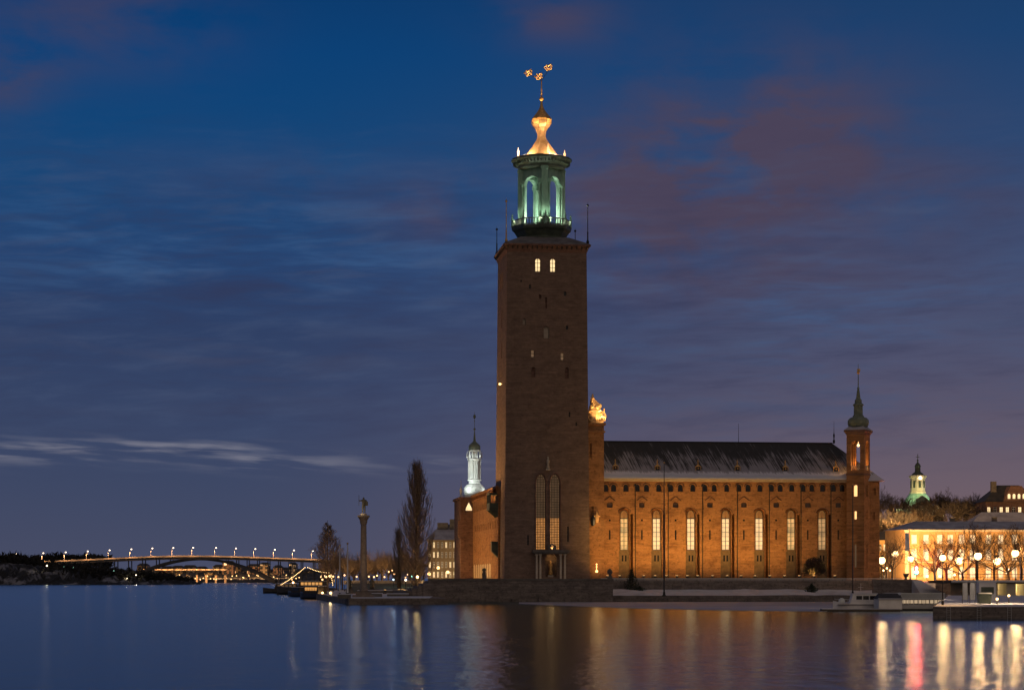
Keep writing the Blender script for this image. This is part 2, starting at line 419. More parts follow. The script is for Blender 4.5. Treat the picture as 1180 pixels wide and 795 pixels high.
# land behind everything on the right and the garden on the left
slab('ground', [W2(-19, -8), W2(150, -8.0), (330, 560), (330, 1000), (-70, 1000), (-45, 640), (-36, 500), W2(-19, 20)], -1, 2.0, M['stone_dark'])
slab('terrace_floor', [W2(-2, -23.5), W2(18.8, -23.5), W2(18.8, -7.5), W2(83, -7.5), W2(83, 100), W2(-6, 100)], 1.5, 4.25, M['snow'])
slab('promenade', [(X(402, 366), 366), W2(-17.5, -60), W2(-17.5, 60), (X(500, 640), 640), (X(330, 690), 690), (X(340, 578), 578), (X(365, 460), 460)], -1.5, 1.1, M['granite'])
mb = MB()
inner = [(X(404.5, 369), 369), (X(495, 369), 369), (X(510, 600), 600), (X(345, 600), 600), (X(368, 462), 462)]
mb.prism(inner, 1.05, 1.16)
tag(mb.build('snow_cover', M['snow']), kind='structure')
# long quay and the snowy bank in front of the hall
slab('quay', [W2(19, -20), W2(70, -20), W2(110, -20), W2(110, -8), W2(19, -8)], -1.5, 1.15, M['granite'])
random.seed(4)
mb = MB(); n = 46; rows = 6; vs = []
for i in range(n+1):
    u = 19.3 + (105-19.3)*i/n
    for j in range(rows+1):
        v = -18.6 + 10.4*j/rows
        zz = 1.2 + 1.15*(j/rows)**.8 + .18*math.sin(u*.7+j)*(0 < j < rows) + .22*math.sin(u*.23+2) * (0 < j < rows) + random.uniform(-.06, .06)
        if u > 70: zz -= min(1, (u-70)/10)*.9*(j/rows)*.6
        vs.append(Wp(u, v, zz))
fs = [(i*(rows+1)+j, (i+1)*(rows+1)+j, (i+1)*(rows+1)+j+1, i*(rows+1)+j+1) for i in range(n) for j in range(rows)]
mb.add(vs, fs); tag(mb.build('snow_bank', M['snow']), kind='structure')
# thin ice along the quay
ice = [(598, 693.6), (598, 695.2), (650, 697.3), (720, 700), (800, 702), (880, 703.4), (945, 704), (1003, 703), (1010, 693)]
mb = MB(); mb.prism([(X(px, YW(py, .05)), YW(py, .05)) for px, py in ice], -.05, .06)
m_, t_, p_ = newmat('wet_ice')
nn = t_.noise(t_.coord(), .06, 5, .6)
t_.put(p_.inputs['Base Color'], t_.mix(t_.ss(nn, .35, .65), (.34, .31, .32), (.50, .46, .48))); p_.inputs['Roughness'].default_value = .45
M['ice'] = m_
tag(mb.build('ice', M['ice']), kind='structure')

# granite terrace under the tower
mb = MB()
mb.prism([W2(-18, -24), W2(19, -24), W2(19, -8.3), W2(12, -6), W2(-12, -6), W2(-18, -10)], -1.5, 4.2)
for a in range(7):   # rough boulders showing at the foot
    u = -16 + a*5.3; mb.box(Wp(u, -24.3, .35), (2.6, 1.0, .75 + .3*math.sin(a*2)), TH)
o = mb.build('terrace_wall', M['granite'])
tag(o, 'massive dark granite terrace wall rising from the water below the tower', 'wall')
mb = MB()
mb.prism([W2(-18.1, -24.12), W2(19.1, -24.12), W2(19.1, -23.3), W2(-18.1, -23.3)], 4.2, 4.62)
mb.build('coping', M['stone_dark'], o)
mb = MB()
for k in range(6): mb.prism([W2(-18-1.1*(k+1), -24+.4*k), W2(-18-1.1*k, -24+.4*k), W2(-18-1.1*k, -12), W2(-18-1.1*(k+1), -12)], 0.9, 3.7-.5*k)
tag(mb.build('granite_steps', M['granite']), 'granite steps going down from the tower terrace to the promenade', 'steps')
# retaining wall before the hall with its railing
mb = MB()
wallpts = [(19, 83)]
mb.prism([W2(19.05, -8.25), W2(86, -8.25), W2(86, -7.4), W2(19.05, -7.4)], 1.2, 4.2)
o = mb.build('retaining_wall', M['granite']); tag(o, 'long low stone retaining wall running below the floodlit hall', 'wall')
rail = thing('railing', 'thin iron railing on the wall along the foot of the hall, top coloured floodlit-pale', 'railing')
mb = MB(); mb.tube(Wp(19.2, -8.1, 4.62), Wp(86, -8.1, 4.62), .07, n=6); mb.tube(Wp(19.2, -8.1, 4.42), Wp(86, -8.1, 4.42), .025, n=5)
mb.build('top_rail', M['white'], rail)  # white stands in for the floodlight that falls on the rail
mb = MB(); mb.bb(-.03, .03, -.03, .03, 0, .42); post0 = None
for k in range(24):
    q = Wp(19.6 + k*2.85, -8.1, 4.2)
    if post0 is None: post0 = mb.build('post', M['iron'], rail, loc=q)
    else: put(post0, rail, q)

# ------------------------------------------------------------------ city hall
hall = thing('city_hall', 'huge floodlit red brick city hall with a tall copper-topped tower at the water', 'city hall', (OX, OY, 0), TH)
ZB, ZT = 4.15, 74.7
def tp(z): return .62*(z-ZB)/(ZT-ZB)
def sc(a, z): return 9.1 + (a-9.1)*(1 - tp(z)/9.1)
def unsc(u, z): return 9.1 + (u-9.1)/(1 - tp(z)/9.1)
def tpx(px, py):
    z = ZL(py, 9, .3); t_ = tp(z); z = ZL(py, 9, t_)
    return unsc(uL(px, t_), z), z
# tower shaft
def hole(px0, px1, py0, py1, arch=0, dep=.5):
    a0, z1 = tpx(px0, py0); a1, z0 = tpx(px1, py1)
    return (a0, a1, z0, z1, arch, dep)
H_top = [hole(616.9, 622.9, 298, 313, 1, .7), hole(634.1, 640.1, 298, 313, 1, .7)]
H_big = [hole(618.0, 628.9, 546.5, 633, 2.0, .8), hole(634.0, 645.2, 546.5, 633, 2.0, .8)]
small = [(600.6, 324.2, 1, 1.4), (610.6, 330.5, 1.2, 2.6), (651.2, 338, 1.5, 2.6), (622.3, 342, 1.4, 2.6), (629.3, 349, 1.1, 6.5),
         (604, 371, 1.9, 3.8), (653.3, 377, 1.4, 2.4), (629.6, 383.2, 3.2, 7), (613.8, 407.5, 1.9, 4.2), (648, 410.5, 1.9, 4.2), (614.6, 429, 2.2, 6), (653.2, 429.5, 2.2, 6.5),
         (656.4, 477, 1.0, 3.0), (664.2, 488, .9, 2.2), (608.5, 622, 1.0, 6), (654.6, 615, 1.0, 9)]
H_small = [hole(x-hw, x+hw, y-hh, y+hh, 1, .55) for x, y, hw, hh in small]
door = hole(628.3, 641.8, 638.5, 664.5, .8, 1.4)
mb = MB()
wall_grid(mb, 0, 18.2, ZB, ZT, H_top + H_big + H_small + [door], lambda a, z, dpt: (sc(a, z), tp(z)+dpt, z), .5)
HL = [(8.2, 9.4, 66.8, 70.6, 1, .6), (11.8, 13.0, 66.8, 70.6, 1, .6), (8.6, 9.6, 52, 55.5, 1, .5), (8.4, 9.8, 58.5, 62.5, 1, .5), (9.5, 10.2, 47.5, 49, 1, .4)]
wall_grid(mb, 0, 18.2, ZB, ZT, HL, lambda a, z, dpt: (tp(z)+dpt, sc(a, z), z), .5)
for q in ([(18.2, 0), (18.2, 18.2)], [(18.2, 18.2), (0, 18.2)]):
    f = lambda z: [(sc(a, z), sc(b, z), z) for a, b in q]
    b0 = f(ZB); b1 = f(ZT); mb.add([b0[0], b0[1], b1[1], b1[0]], [(0, 1, 2, 3)])
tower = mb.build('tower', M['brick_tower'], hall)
def glazed(name, parent, w_, h_, arch, cols, rows, pane_m, frame_m, loc, rz=0, fw=.09, sub=True):
    mb = MB(); pl = arch_poly(w_, h_, arch)
    n = len(pl); ins = [(x*(1-2*fw/w_), fw + z*(1-2*fw/h_)) for x, z in pl]
    vs = [(x, 0, z) for x, z in pl] + [(x, 0, z) for x, z in ins] + [(x, .14, z) for x, z in ins]
    mb.add(vs, [(i, (i+1) % n, n+(i+1) % n, n+i) for i in range(n)] + [(n+i, n+(i+1) % n, 2*n+(i+1) % n, 2*n+i) for i in range(n)])
    rise = w_/2*arch
    for c in range(1, cols): mb.bb(-w_/2+w_*c/cols-fw*.32, -w_/2+w_*c/cols+fw*.32, .02, .12, fw, h_-fw-rise*.25*(abs(2*c/cols-1)+.2))
    for r in range(1, rows):
        z = h_*r/rows; half = w_/2-fw*.5
        if z > h_-rise: half *= math.sqrt(max(0.05, 1-((z-(h_-rise))/rise)**2))
        mb.bb(-half, half, .025, .115, z-fw*.3, z+fw*.3)
    fo = mb.build(name, frame_m, parent, loc=loc, rz=rz)
    m2 = MB(); panel(m2, [(x*.985, .01 + z*.99) for x, z in pl], .10, .15)
    po = m2.build('pane', pane_m, fo)
    return fo
def in_hole(h, name, parent, pane_m, cols=2, rows=4, back=.12, frame='iron', fw=.09):
    zc = (h[2]+h[3])/2; u = sc((h[0]+h[1])/2, zc); w_ = (h[1]-h[0])*(1-tp(zc)/9.1)
    return glazed(name, parent, w_-.04, h[3]-h[2]-.04, h[4], cols, rows, pane_m, M[frame], (u, tp(h[3])+h[5]-.18-back, h[2]+.02), 0, fw)
# windows of the tower are sub-parts; their frames and panes are one mesh each
def tower_window(h, pane_m, cols, rows, split=None, pane2=None, frame='iron'):
    zc = (h[2]+h[3])/2; w_ = (h[1]-h[0])*(1-tp(zc)/9.1)-.04; hh = h[3]-h[2]-.04
    mb = MB(); pl = arch_poly(w_, hh, h[4])
    if split:
        panel(mb, [(-w_/2, 0), (-w_/2, split), (w_/2, split), (w_/2, 0)], .10, .15, 1)
        panel(mb, [(x, max(z, split)) for x, z in pl], .105, .15, 2)
    else: panel(mb, pl, .10, .15, 1)
    for c in range(cols+1):
        x = -w_/2+w_*c/cols; top = hh - (w_/2*h[4])*(abs(2*c/cols-1))**2
        mb.bb(x-.05, x+.05, .0, .09, 0, top)
    for r in range(rows+1):
        z = hh*r/rows; half = w_/2; rise = w_/2*h[4]
        if z > hh-rise: half *= math.sqrt(max(.02, 1-((z-(hh-rise))/rise)**2))
        mb.bb(-half, half, .01, .085, max(0, z-.05), z+.05)
    vb = tp(zc)+h[5]-.2
    return mb.build('window', [M[frame], pane_m] + ([pane2] if pane2 else []), tower, loc=(sc((h[0]+h[1])/2, zc), vb, h[2]+.02))
for h in H_top: tower_window(h, M['lit_pale'], 2, 3)
M['lit_tower'] = emit('glowing_lattice', (1, .40, .09), .62, .5, 1.6)
for h in H_big: tower_window(h, M['lit_tower'], 6, 30, 6.6, M['lit_dim'], 'wood')
M['lit_slit'] = emit('lit_slit', (1, .55, .25), .16, .5, 1.5)
for i, h in enumerate(H_small):
    if i in (8, 9): tower_window(h, M['lit_slit'], 1, 2)
    elif i in (5, 7): tower_window(h, M['stone'], 1, 1)
    elif i in (3, 4, 10, 11): tower_window(h, M['brick_dark'], 1, 1, None, None, 'brick_dark')
    else: tower_window(h, M['dark_glass'], 1, 2)
mb = MB()
for h in HL[:2]: panel(mb, arch_poly(h[1]-h[0]-.04, h[3]-h[2]-.04, 1), 0, .06, 0, (0, 0, 0)); break
wl0 = mb.build('window', M['lit_amber'], tower, loc=(tp(68)+.35, sc(8.8, 68), 66.82), rz=R(-90))
put(wl0, tower, (tp(68)+.35, sc(12.4, 68), 66.82), R(-90))
# hood moulds, blind niche statue, string courses
mb = MB()
for h in H_big:
    c = (h[0]+h[1])/2; r = (h[1]-h[0])/2+.16; rise = r*2.0
    pts = [(c-r*math.cos(math.pi*k/12), tp(h[3])-.08, h[3]-rise+.3+rise*math.sin(math.pi*k/12)) for k in range(13)]
    mb.path([(sc(pts[0][0], 5), tp(8)-.06, h[2])] + pts + [(sc(pts[-1][0], 5), tp(8)-.06, h[2])], .13, 5)
mb.build('window_surround', M['brick_dark'], tower)
a_, z_ = tpx(631.3, 540)
mb = MB(); mb.lathe([(.32, 0), (.36, .3), (.22, .9), (.34, 1.5), (.26, 1.9), (.12, 2.0), (.2, 2.2), (.17, 2.45), (.02, 2.6)], 10)
mb.box((0, .05, -.2), (.9, .8, .35))
mb.build('niche_statue', M['stone'], tower, loc=(sc(a_, z_), tp(z_)-.25, z_), smooth=True)
# portal
portal = None
mb = MB(); a0, z0 = tpx(612.8, 636.5); a1, z1 = tpx(655.6, 633.6)
mb.bb(a0, a1, -2.1, .1, z0+.02, z1); mb.bb(a0+.3, a1-.3, -1.8, .1, z0-.25, z0+.02)
portal = mb.build('portal', M['stone_dark'], hall)
colm = MB(); hh = z0-.25-4.2
colm.lathe([(.36, 0), (.36, .25), (.24, .3), (.21, hh-.5), (.30, hh-.35), (.36, hh-.2), (.36, hh)], 12)
cols = [618.5, 622.6, 646.2, 651.0]
c0 = colm.build('column', M['stone'], portal, loc=(uL(cols[0], -1.3), -1.3, 4.2), smooth=True)
for q in cols[1:]: put(c0, portal, (uL(q, -1.3), -1.3, 4.2))
mb = MB(); a, z = tpx(635, 664.5)
mb.bb(a-.55, a+.55, .45, 1.2, 4.2, 5.4)
mb.build('plinth', M['stone'], portal)
mb = MB(); mb.lathe([(.42, 0), (.5, .2), (.38, .9), (.3, 1.4), (.42, 1.9), (.34, 2.3), (.13, 2.45), (.2, 2.65), (.2, 2.85), (.05, 3.05)], 12)
mb.build('statue', M['gold_rough'], portal, loc=(a, .6, 5.4), smooth=True)
mb = MB(); mb.box((0, 0, .35), (1.6, .8, .7)); mb.ball((0, 0, .95), .42); mb.ball((-.6, 0, .75), .3); mb.ball((.6, 0, .75), .3)
mb.build('crest', M['stone_dark'], portal, loc=(a, -1.2, z1), smooth=False)
lamp('portal_light', 'POINT', hall, (a, .2, 8.9), 22, (1, .62, .25), .15)
lamp('portal_light', 'SPOT', hall, (a, -1.6, z1+.25), 320, (1, .50, .16), .2, (a, .8, z1+7), 95, .7)
# cornice and roof skirt
mb = MB()
def sq(c, hw): return [(c-hw, c-hw), (c+hw, c-hw), (c+hw, c+hw), (c-hw, c+hw)]
mb.prism(sq(9.1, 8.52), ZT-1.1, ZT, top=sq(9.1, 8.95)); mb.prism(sq(9.1, 8.95), ZT, ZT+.25, top=sq(9.1, 9.3)); mb.prism(sq(9.1, 9.3), ZT+.25, ZT+.6)
mb.build('cornice', M['brick_dark'], tower)
bk = MB(); bk.add([(-.14, 0, 0), (.14, 0, 0), (.14, -.62, .55), (-.14, -.62, .55), (-.14, 0, .75), (.14, 0, .75), (.14, -.62, .75), (-.14, -.62, .75)], [(0, 1, 2, 3), (4, 7, 6, 5), (0, 4, 5, 1), (3, 2, 6, 7), (0, 3, 7, 4), (1, 5, 6, 2)]); bk0 = None
for k in range(17):
    qd = -8.4+16.8*k/16
    for s_ in (0, 1):
        lc = (9.1+qd, 9.1-8.6, ZT-.6) if s_ == 0 else (9.1-8.6, 9.1+qd, ZT-.6)
        if bk0 is None: bk0 = bk.build('bracket', M['wood'], tower, loc=lc)
        else: put(bk0, tower, lc, 0 if s_ == 0 else R(-90))
mb = MB(); mb.prism(sq(9.1, 9.2), ZT+.61, ZT+.8, top=sq(9.1, 9.05)); mb.prism(sq(9.1, 9.05), ZT+.8, ZT+2.7, top=sq(9.1, 5.1))
mb.build('roof_skirt', M['roof_frost'], tower)
for (u, v, hh, c) in ((.4, .4, 9.0, 'gold_rough'), (17.8, .4, 8.5, 'iron'), (.4, 17.8, 6, 'iron'), (17.8, 17.8, 6, 'iron')):  # gilding on the front-left one stands in for orange light on it
    mb = MB(); mb.lathe([(.28, 0), (.32, .5), (.16, .7), (.13, 2.2), (.2, 2.35), (.09, 2.5), (.07, hh-.8), (.03, hh-.5)], 8)
    mb.ball((0, 0, hh-.4), .26, 8); mb.tube((0, 0, hh-.3), (0, 0, hh+.4), .04, .01)
    mb.build('finial', M[c], tower, loc=(u, v, ZT+.9), smooth=True)

# lantern: local square with its corners to the front
LC = (9.1, 9.1)
mb = MB()
q = R(-90)
mb.lathe([(5.5, 76.6), (5.6, 77.6), (5.2, 77.9), (5.9, 79.0), (6.35, 79.4), (6.5, 79.8), (6.5, 80.1), (1, 80.1)], 8, (LC[0], LC[1], 0), q)
lantern = mb.build('lantern', M['copper_dark'], hall)
mb = MB(); nb = 64
for k in range(nb):
    a = q+2*math.pi*k/nb; seg = math.pi/4; rr = 6.38*math.cos(seg/2)/math.cos(((a-q) % seg)-seg/2)
    mb.box((LC[0]+rr*math.cos(a), LC[1]+rr*math.sin(a), 80.75), (.16, .16, 1.3), a)
for z in (81.4, 80.2): mb.lathe([(6.2, z), (6.55, z), (6.55, z+.17), (6.2, z+.17), (6.2, z)], 8, (LC[0], LC[1], 0), q, cap=False)
mb.build('balustrade', M['copper_dark'], lantern)
lf = MB(); lf.lathe([(.3, 0), (.34, .2), (.22, .3), (.22, 1.5), (.32, 1.6), (.25, 1.9), (.12, 2.1), (.22, 2.4), (.05, 2.9)], 8); f0 = None
for k in range(8):
    a = q+math.pi/4*k; lc = (LC[0]+6.35*math.cos(a), LC[1]+6.35*math.sin(a), 80.2)
    if f0 is None: f0 = lf.build('finial', M['copper'], lantern, loc=lc)
    else: put(f0, lantern, lc)
PR = 4.25
pm = MB(); pm.bb(-.68, .68, -.75, .75, 0, 12.7)                      # one pier: shaft with pilaster strips and columns
for s_ in (-1, 1):
    pm.lathe([(.42, 0), (.42, .35), (.29, .5), (.26, 8.6), (.38, 8.9), (.42, 9.2)], 10, (s_*1.0, -.1, 0))
    pm.bb(s_*1.0-.42, s_*1.0+.42, -.6, .45, 9.2, 9.9)
for k in range(3): pm.bb(-.55+k*.42, -.29+k*.42, -.83, -.75, .5, 12)
pm.bb(-1.3, 1.3, -.9, .85, 0, .45); pm.bb(-.85, .85, -.9, .8, 12.0, 12.5)
pier0 = pm.build('pier', M['copper'], lantern, loc=(LC[0], LC[1]-PR, 80.1))
for k in range(1, 4): put(pier0, lantern, (LC[0]+PR*math.sin(k*math.pi/2), LC[1]-PR*math.cos(k*math.pi/2), 80.1), k*math.pi/2)
am = MB(); L = PR*math.sqrt(2)
hs = [(-2.0, 2.0, .45, 10.8, 1.0, .8)]
wall_grid(am, -L/2+.6, L/2-.6, 0, 12.7, hs, lambda a, z, dpt: (a, -.4+dpt, z), .8, back=False)
wall_grid(am, -L/2+.6, L/2-.6, 0, 12.7, hs, lambda a, z, dpt: (a, .4-dpt*.001, z), .8, back=False)
am.path([(2.1*math.cos(math.pi*k/10), -.45, 8.8+2.1*math.sin(math.pi*k/10)) for k in range(11)], .16, 5)
arc0 = am.build('arcade', M['copper'], lantern, loc=(LC[0]+PR/2, LC[1]-PR/2, 80.1), rz=R(45))
for k in range(1, 4):
    an = R(45)+k*math.pi/2; put(arc0, lantern, (LC[0]+PR/math.sqrt(2)*math.sin(an), LC[1]-PR/math.sqrt(2)*math.cos(an), 80.1), an)
mb = MB(); mb.lathe([(4.7, 92.5), (5.0, 92.8), (5.1, 93.3), (5.9, 93.9), (6.4, 94.4), (6.55, 94.45), (6.55, 94.85), (6.2, 95.0), (3.2, 95.4)], 16, (LC[0], LC[1], 0), q+R(11.25))
for k in range(48):
    a = q+2*math.pi*k/48; mb.box((LC[0]+5.7*math.cos(a), LC[1]+5.7*math.sin(a), 93.85), (.9, .2, .5), a)
mb.build('entablature', M['copper_dark'], lantern)
mb = MB(); mb.lathe([(.2, 0), (1.15, .1), (1.2, .5), (.95, 1.2), (.75, 1.8), (.3, 2.2), (.08, 2.6)], 14)
mb.build('bell', M['copper'], lantern, loc=(LC[0], LC[1], 88.2), smooth=True)
tor = MB(); tor.lathe([(.26, 0), (.28, .3), (.2, .4), (.24, 1.3), (.3, 1.4), (.16, 1.6), (.02, 2.3)], 8)
M['torch'] = emit('lit_torch', (1, .50, .18), 1.6)
t0 = None
for k in range(8):
    a = q+R(22.5)+k*math.pi/4 if False else q+k*math.pi/4+R(8)
    lc = (LC[0]+5.2*math.cos(a), LC[1]+5.2*math.sin(a), 95.0)
    if k % 2 == 1: continue
    if t0 is None: t0 = tor.build('torch', M['torch'], lantern, loc=lc)
    else: put(t0, lantern, lc)
mb = MB()
prof = [(3.9, 95.2), (3.2, 96.1), (2.4, 97.2), (1.6, 98.4), (1.1, 99.1), (.85, 99.8), (.85, 100.3), (1.0, 101.0), (1.45, 101.8), (2.0, 102.4), (2.2, 102.9), (2.15, 103.4)]
mb.lathe(prof, 8, (LC[0], LC[1], 0), q+R(22.5), cap=False)
for k in range(8):
    a = q+R(22.5)+k*math.pi/4
    mb.path([(LC[0]+r*1.01*math.cos(a), LC[1]+r*1.01*math.sin(a), z) for r, z in prof], .07, 5)
gd = mb.build('gilded_dome', M['gold'], hall)
mb = MB(); mb.lathe([(2.25, 103.35), (2.3, 103.5), (1.9, 104.1), (1.2, 104.9), (.65, 105.7), (.35, 106.4), (.25, 107.0), (.2, 107.6)], 8, (LC[0], LC[1], 0), q+R(22.5))
mb.build('cap', M['gold_rough'], gd)
mb = MB(); mb.ball((LC[0], LC[1], 108.0), .5, 10); mb.tube((LC[0], LC[1], 107.5), (LC[0], LC[1], 112.2), .16, .11, 8); mb.ball((LC[0], LC[1], 109.2), .24, 8)
vane = mb.build('vane', M['gold_rough'], hall, smooth=True)
cb = MB()                                                         # one crown: band, points and bows
nn = 10
for k in range(nn):
    a = 2*math.pi*k/nn; a2 = 2*math.pi*(k+1)/nn
    for (z, r, th) in ((-.45, .72, .13), (-.15, .8, .08)):
        cb.tube((r*math.cos(a), r*math.sin(a), z), (r*math.cos(a2), r*math.sin(a2), z), th, n=5)
for k in range(5):
    a = 2*math.pi*k/5
    cb.path([(.78*math.cos(a), .78*math.sin(a), -.3), (.98*math.cos(a), .98*math.sin(a), .2), (.72*math.cos(a), .72*math.sin(a), .5), (.1*math.cos(a), .1*math.sin(a), .35)], .1, 5)
    cb.ball((1.0*math.cos(a), 1.0*math.sin(a), .42), .2, 6)
cb.ball((0, 0, .6), .2, 6)
c0 = None
for (px, py, dv) in ((609.2, 84.8, 0), (621.2, 89.0, -.2), (632.2, 78.0, 0)):
    u = uL(px, 9.1+dv); z = ZL(py, 9.1, 9.1)
    if c0 is None: c0 = cb.build('crown', M['gold'], vane, loc=(u, 9.1+dv, z)); c = c0
    else: c = put(c0, vane, (u, 9.1+dv, z))
    c.rotation_euler = (R(-12), R(-14), R(20)); c.scale = (.86, .86, .86)
mb = MB(); ul, ur = uL(609.2, 9.1), uL(632.2, 9.1)
mb.tube((LC[0], LC[1], 112.0), (ul, 9.1, ZL(86.5, 9.1, 9.1)), .06); mb.tube((LC[0], LC[1], 112.0), (ur, 9.1, ZL(80.5, 9.1, 9.1)), .06)
mb.build('vane_arm', M['iron'], vane)
# lamps of the lantern
for k in range(4):
    a = q+math.pi/4+k*math.pi/2
    lamp('lantern_light', 'POINT', hall, (LC[0]+4.9*math.cos(a), LC[1]+4.9*math.sin(a), 80.9), 140, (1, .93, .72), .2)
lamp('lantern_light', 'POINT', hall, (LC[0], LC[1], 83.5), 1300, (.95, 1, .82), .4)
for k in range(4):
    a = q+k*math.pi/2+R(30)
    lamp('dome_light', 'POINT', hall, (LC[0]+4.9*math.cos(a), LC[1]+4.9*math.sin(a), 95.6), 2100, (1, .66, .42), .25)
for s_ in (-1, 1): lamp('crown_light', 'SPOT', hall, (LC[0]+s_*3.4, LC[1]-4.6, 95.6), 16000, (1, .64, .26), .2, (LC[0], LC[1], 113), 26, .5)
for k in range(4):
    for s_ in (-1, 1):
        pa = q+k*math.pi/2; a = pa+s_*R(11)
        lamp('lantern_light', 'SPOT', hall, (LC[0]+6.2*math.cos(a), LC[1]+6.2*math.sin(a), 80.6), 2600, (.86, 1, .74), .3, (LC[0]+4.7*math.cos(pa), LC[1]+4.7*math.sin(pa), 90.0), 58, .8)
# small lamp halfway up the west face of the tower
mb = MB(); mb.ball((0, 0, 0), .26, 10); mb.tube((0, 0, 0), (.5, 0, .1), .05)
mb.build('wall_lamp', M['lamp_small'], tower, loc=(tp(45)-.45, sc(8, 45), ZL(443, 0, 9)))

# urn and post on the terrace wall
t = thing('stone_urn', 'dark stone urn on the corner of the granite terrace nearest the hall', 'urn', Wp(uL(703, -23.6), -23.4, 4.62))
mb = MB(); mb.box((0, 0, .3), (1.0, 1.0, .6)); mb.build('pedestal', M['stone_dark'], t)
mb = MB(); mb.lathe([(.3, .6), (.2, .75), (.5, 1.2), (.55, 1.5), (.42, 1.6), (.5, 1.7), (.2, 1.9), (.05, 2.1)], 12); mb.build('urn_body', M['stone_dark'], t, smooth=True)
t = thing('stone_post', 'dark stone post with a ball on the terrace wall before the lit arcade', 'post', Wp(uL(558, -23.6), -23.4, 4.62))
mb = MB(); mb.prism([(-.4, -.4), (.4, -.4), (.4, .4), (-.4, .4)], 0, 1.4, top=[(-.3, -.3), (.3, -.3), (.3, .3), (-.3, .3)]); mb.build('shaft', M['stone_dark'], t)
mb = MB(); mb.ball((0, 0, 1.75), .4, 10); mb.build('ball', M['stone_dark'], t)

# ------------------------------------------------------------------ gate turret with the gilded sculpture
mb = MB()
GU0, GU1 = 18.0, uL(696, 1.0)
HG = [(uL(680.9, 1), uL(684.2, 1), ZL(600, 20, 1), ZL(583, 20, 1), 1, .5), (uL(686, 1), uL(688.6, 1), ZL(661, 20, 1), ZL(651, 20, 1), 1, .4),
      (uL(679.5, 1), uL(682, 1), ZL(527, 20, 1), ZL(511, 20, 1), 0, .5)]
wall_grid(mb, GU0, GU1, ZB, 37.2, HG, lambda a, z, dpt: (a, 1.0+dpt, z), .5)
mb.add([(GU1, 1, ZB), (GU1, 9, ZB), (GU1, 9, 37.2), (GU1, 1, 37.2)], [(0, 1, 2, 3)])
mb.add([(GU0, 1, 37.2), (GU1, 1, 37.2), (GU1, 9, 37.2), (GU0, 9, 37.2)], [(0, 1, 2, 3)])
mb.bb(GU0, GU1+.25, .75, 1.0, 35.6, 36.0); mb.bb(GU0, GU1+.35, .65, 9, 37.2, 37.7)
gate = mb.build('gate_turret', M['brick'], hall)
mb = MB()
gu = (GU0+GU1)/2+.1; gv = 3.4
mb.lathe([(1.95, 37.7), (1.95, 38.2), (2.05, 38.4), (1.95, 39.3), (1.6, 40.2), (1.25, 40.8), (1.25, 41.2), (.95, 41.9), (.6, 42.3)], 12, (gu, gv, 0))
for s_ in (-1, 1):
    for k in range(3):                                            # scrolls
        cx, cz, r = gu+s_*(1.2-.28*k), 38.6+1.2*k, .72-.1*k
        mb.path([(cx+s_*r*math.cos(t*.6)*(1-t*.06), gv-1.75+.42*k, cz+r*math.sin(t*.6)*(1-t*.06)) for t in range(12)], .17, 5)
    mb.path([(gu+s_*1.95, gv-.8, 38.2), (gu+s_*2.25, gv-.8, 39.2), (gu+s_*1.75, gv-.8, 40.2), (gu+s_*1.95, gv-.8, 40.9)], .18, 5)
mb.lathe([(.55, 42.0), (.62, 42.4), (.42, 42.9), (.48, 43.2), (.2, 43.4), (.27, 43.7), (.04, 44.1)], 10, (gu-.45, gv, 0))
mb.tube((gu-.45, gv, 43.0), (gu+1.0, gv-.4, 41.7), .26, .14); mb.ball((gu+1.0, gv-.4, 41.5), .5, 8); mb.ball((gu+.3, gv-1.0, 41.1), .6, 8); mb.ball((gu-.8, gv-.9, 41.2), .5, 8)
mb.build('gilded_sculpture', M['gold'], gate)
lamp('sculpture_light', 'SPOT', hall, (gu+1.6, gv-6.0, 39.0), 3000, (1, .62, .26), .2, (gu+.5, gv, 40.6), 48, .4)  # unseen spot added in mid-air to light the sculpture from the front
lamp('sculpture_light', 'POINT', hall, (gu+2.9, gv-2.4, 38.6), 260, (1, .66, .30), .25)
mb = MB(); mb.bb(-.08, .08, -.9, 0, 2.6, 2.75); mb.lathe([(.1, 0), (.45, .25), (.5, 1.6), (.25, 2.0), (.06, 2.6)], 8, (0, -.75, 0))
mb.build('wall_lantern', M['iron'], gate, loc=(uL(683, .6), .98, ZL(606, 20, .6)))
mb = MB(); mb.lathe([(.3, -.7), (.42, 0), (.35, .9), (.14, 1.1), (.22, 1.35), (.05, 1.7)], 8, (0, -.4, 0)); mb.tube((-.7, -.4, .6), (.7, -.4, .6), .14)
mb.build('gilded_figure', M['gold'], gate, loc=(uL(687.8, .6), .95, ZL(598, 20, .6)))
mb = MB(); mb.ball((0, 0, 0), .28); mb.ball((0, 0, .95), .14); mb.ball((0, 0, 1.5), .16); mb.tube((0, .1, -.2), (0, .1, 1.6), .05)
mb.build('wall_lamp', M['lamp_small'], gate, loc=(uL(687.4, .7), .55, ZL(658, 20, .6)))
lamp('gate_light', 'POINT', hall, (uL(688.5, -.8), -1.0, ZL(602, 20, .6)), 100, (1, .62, .25), .2)

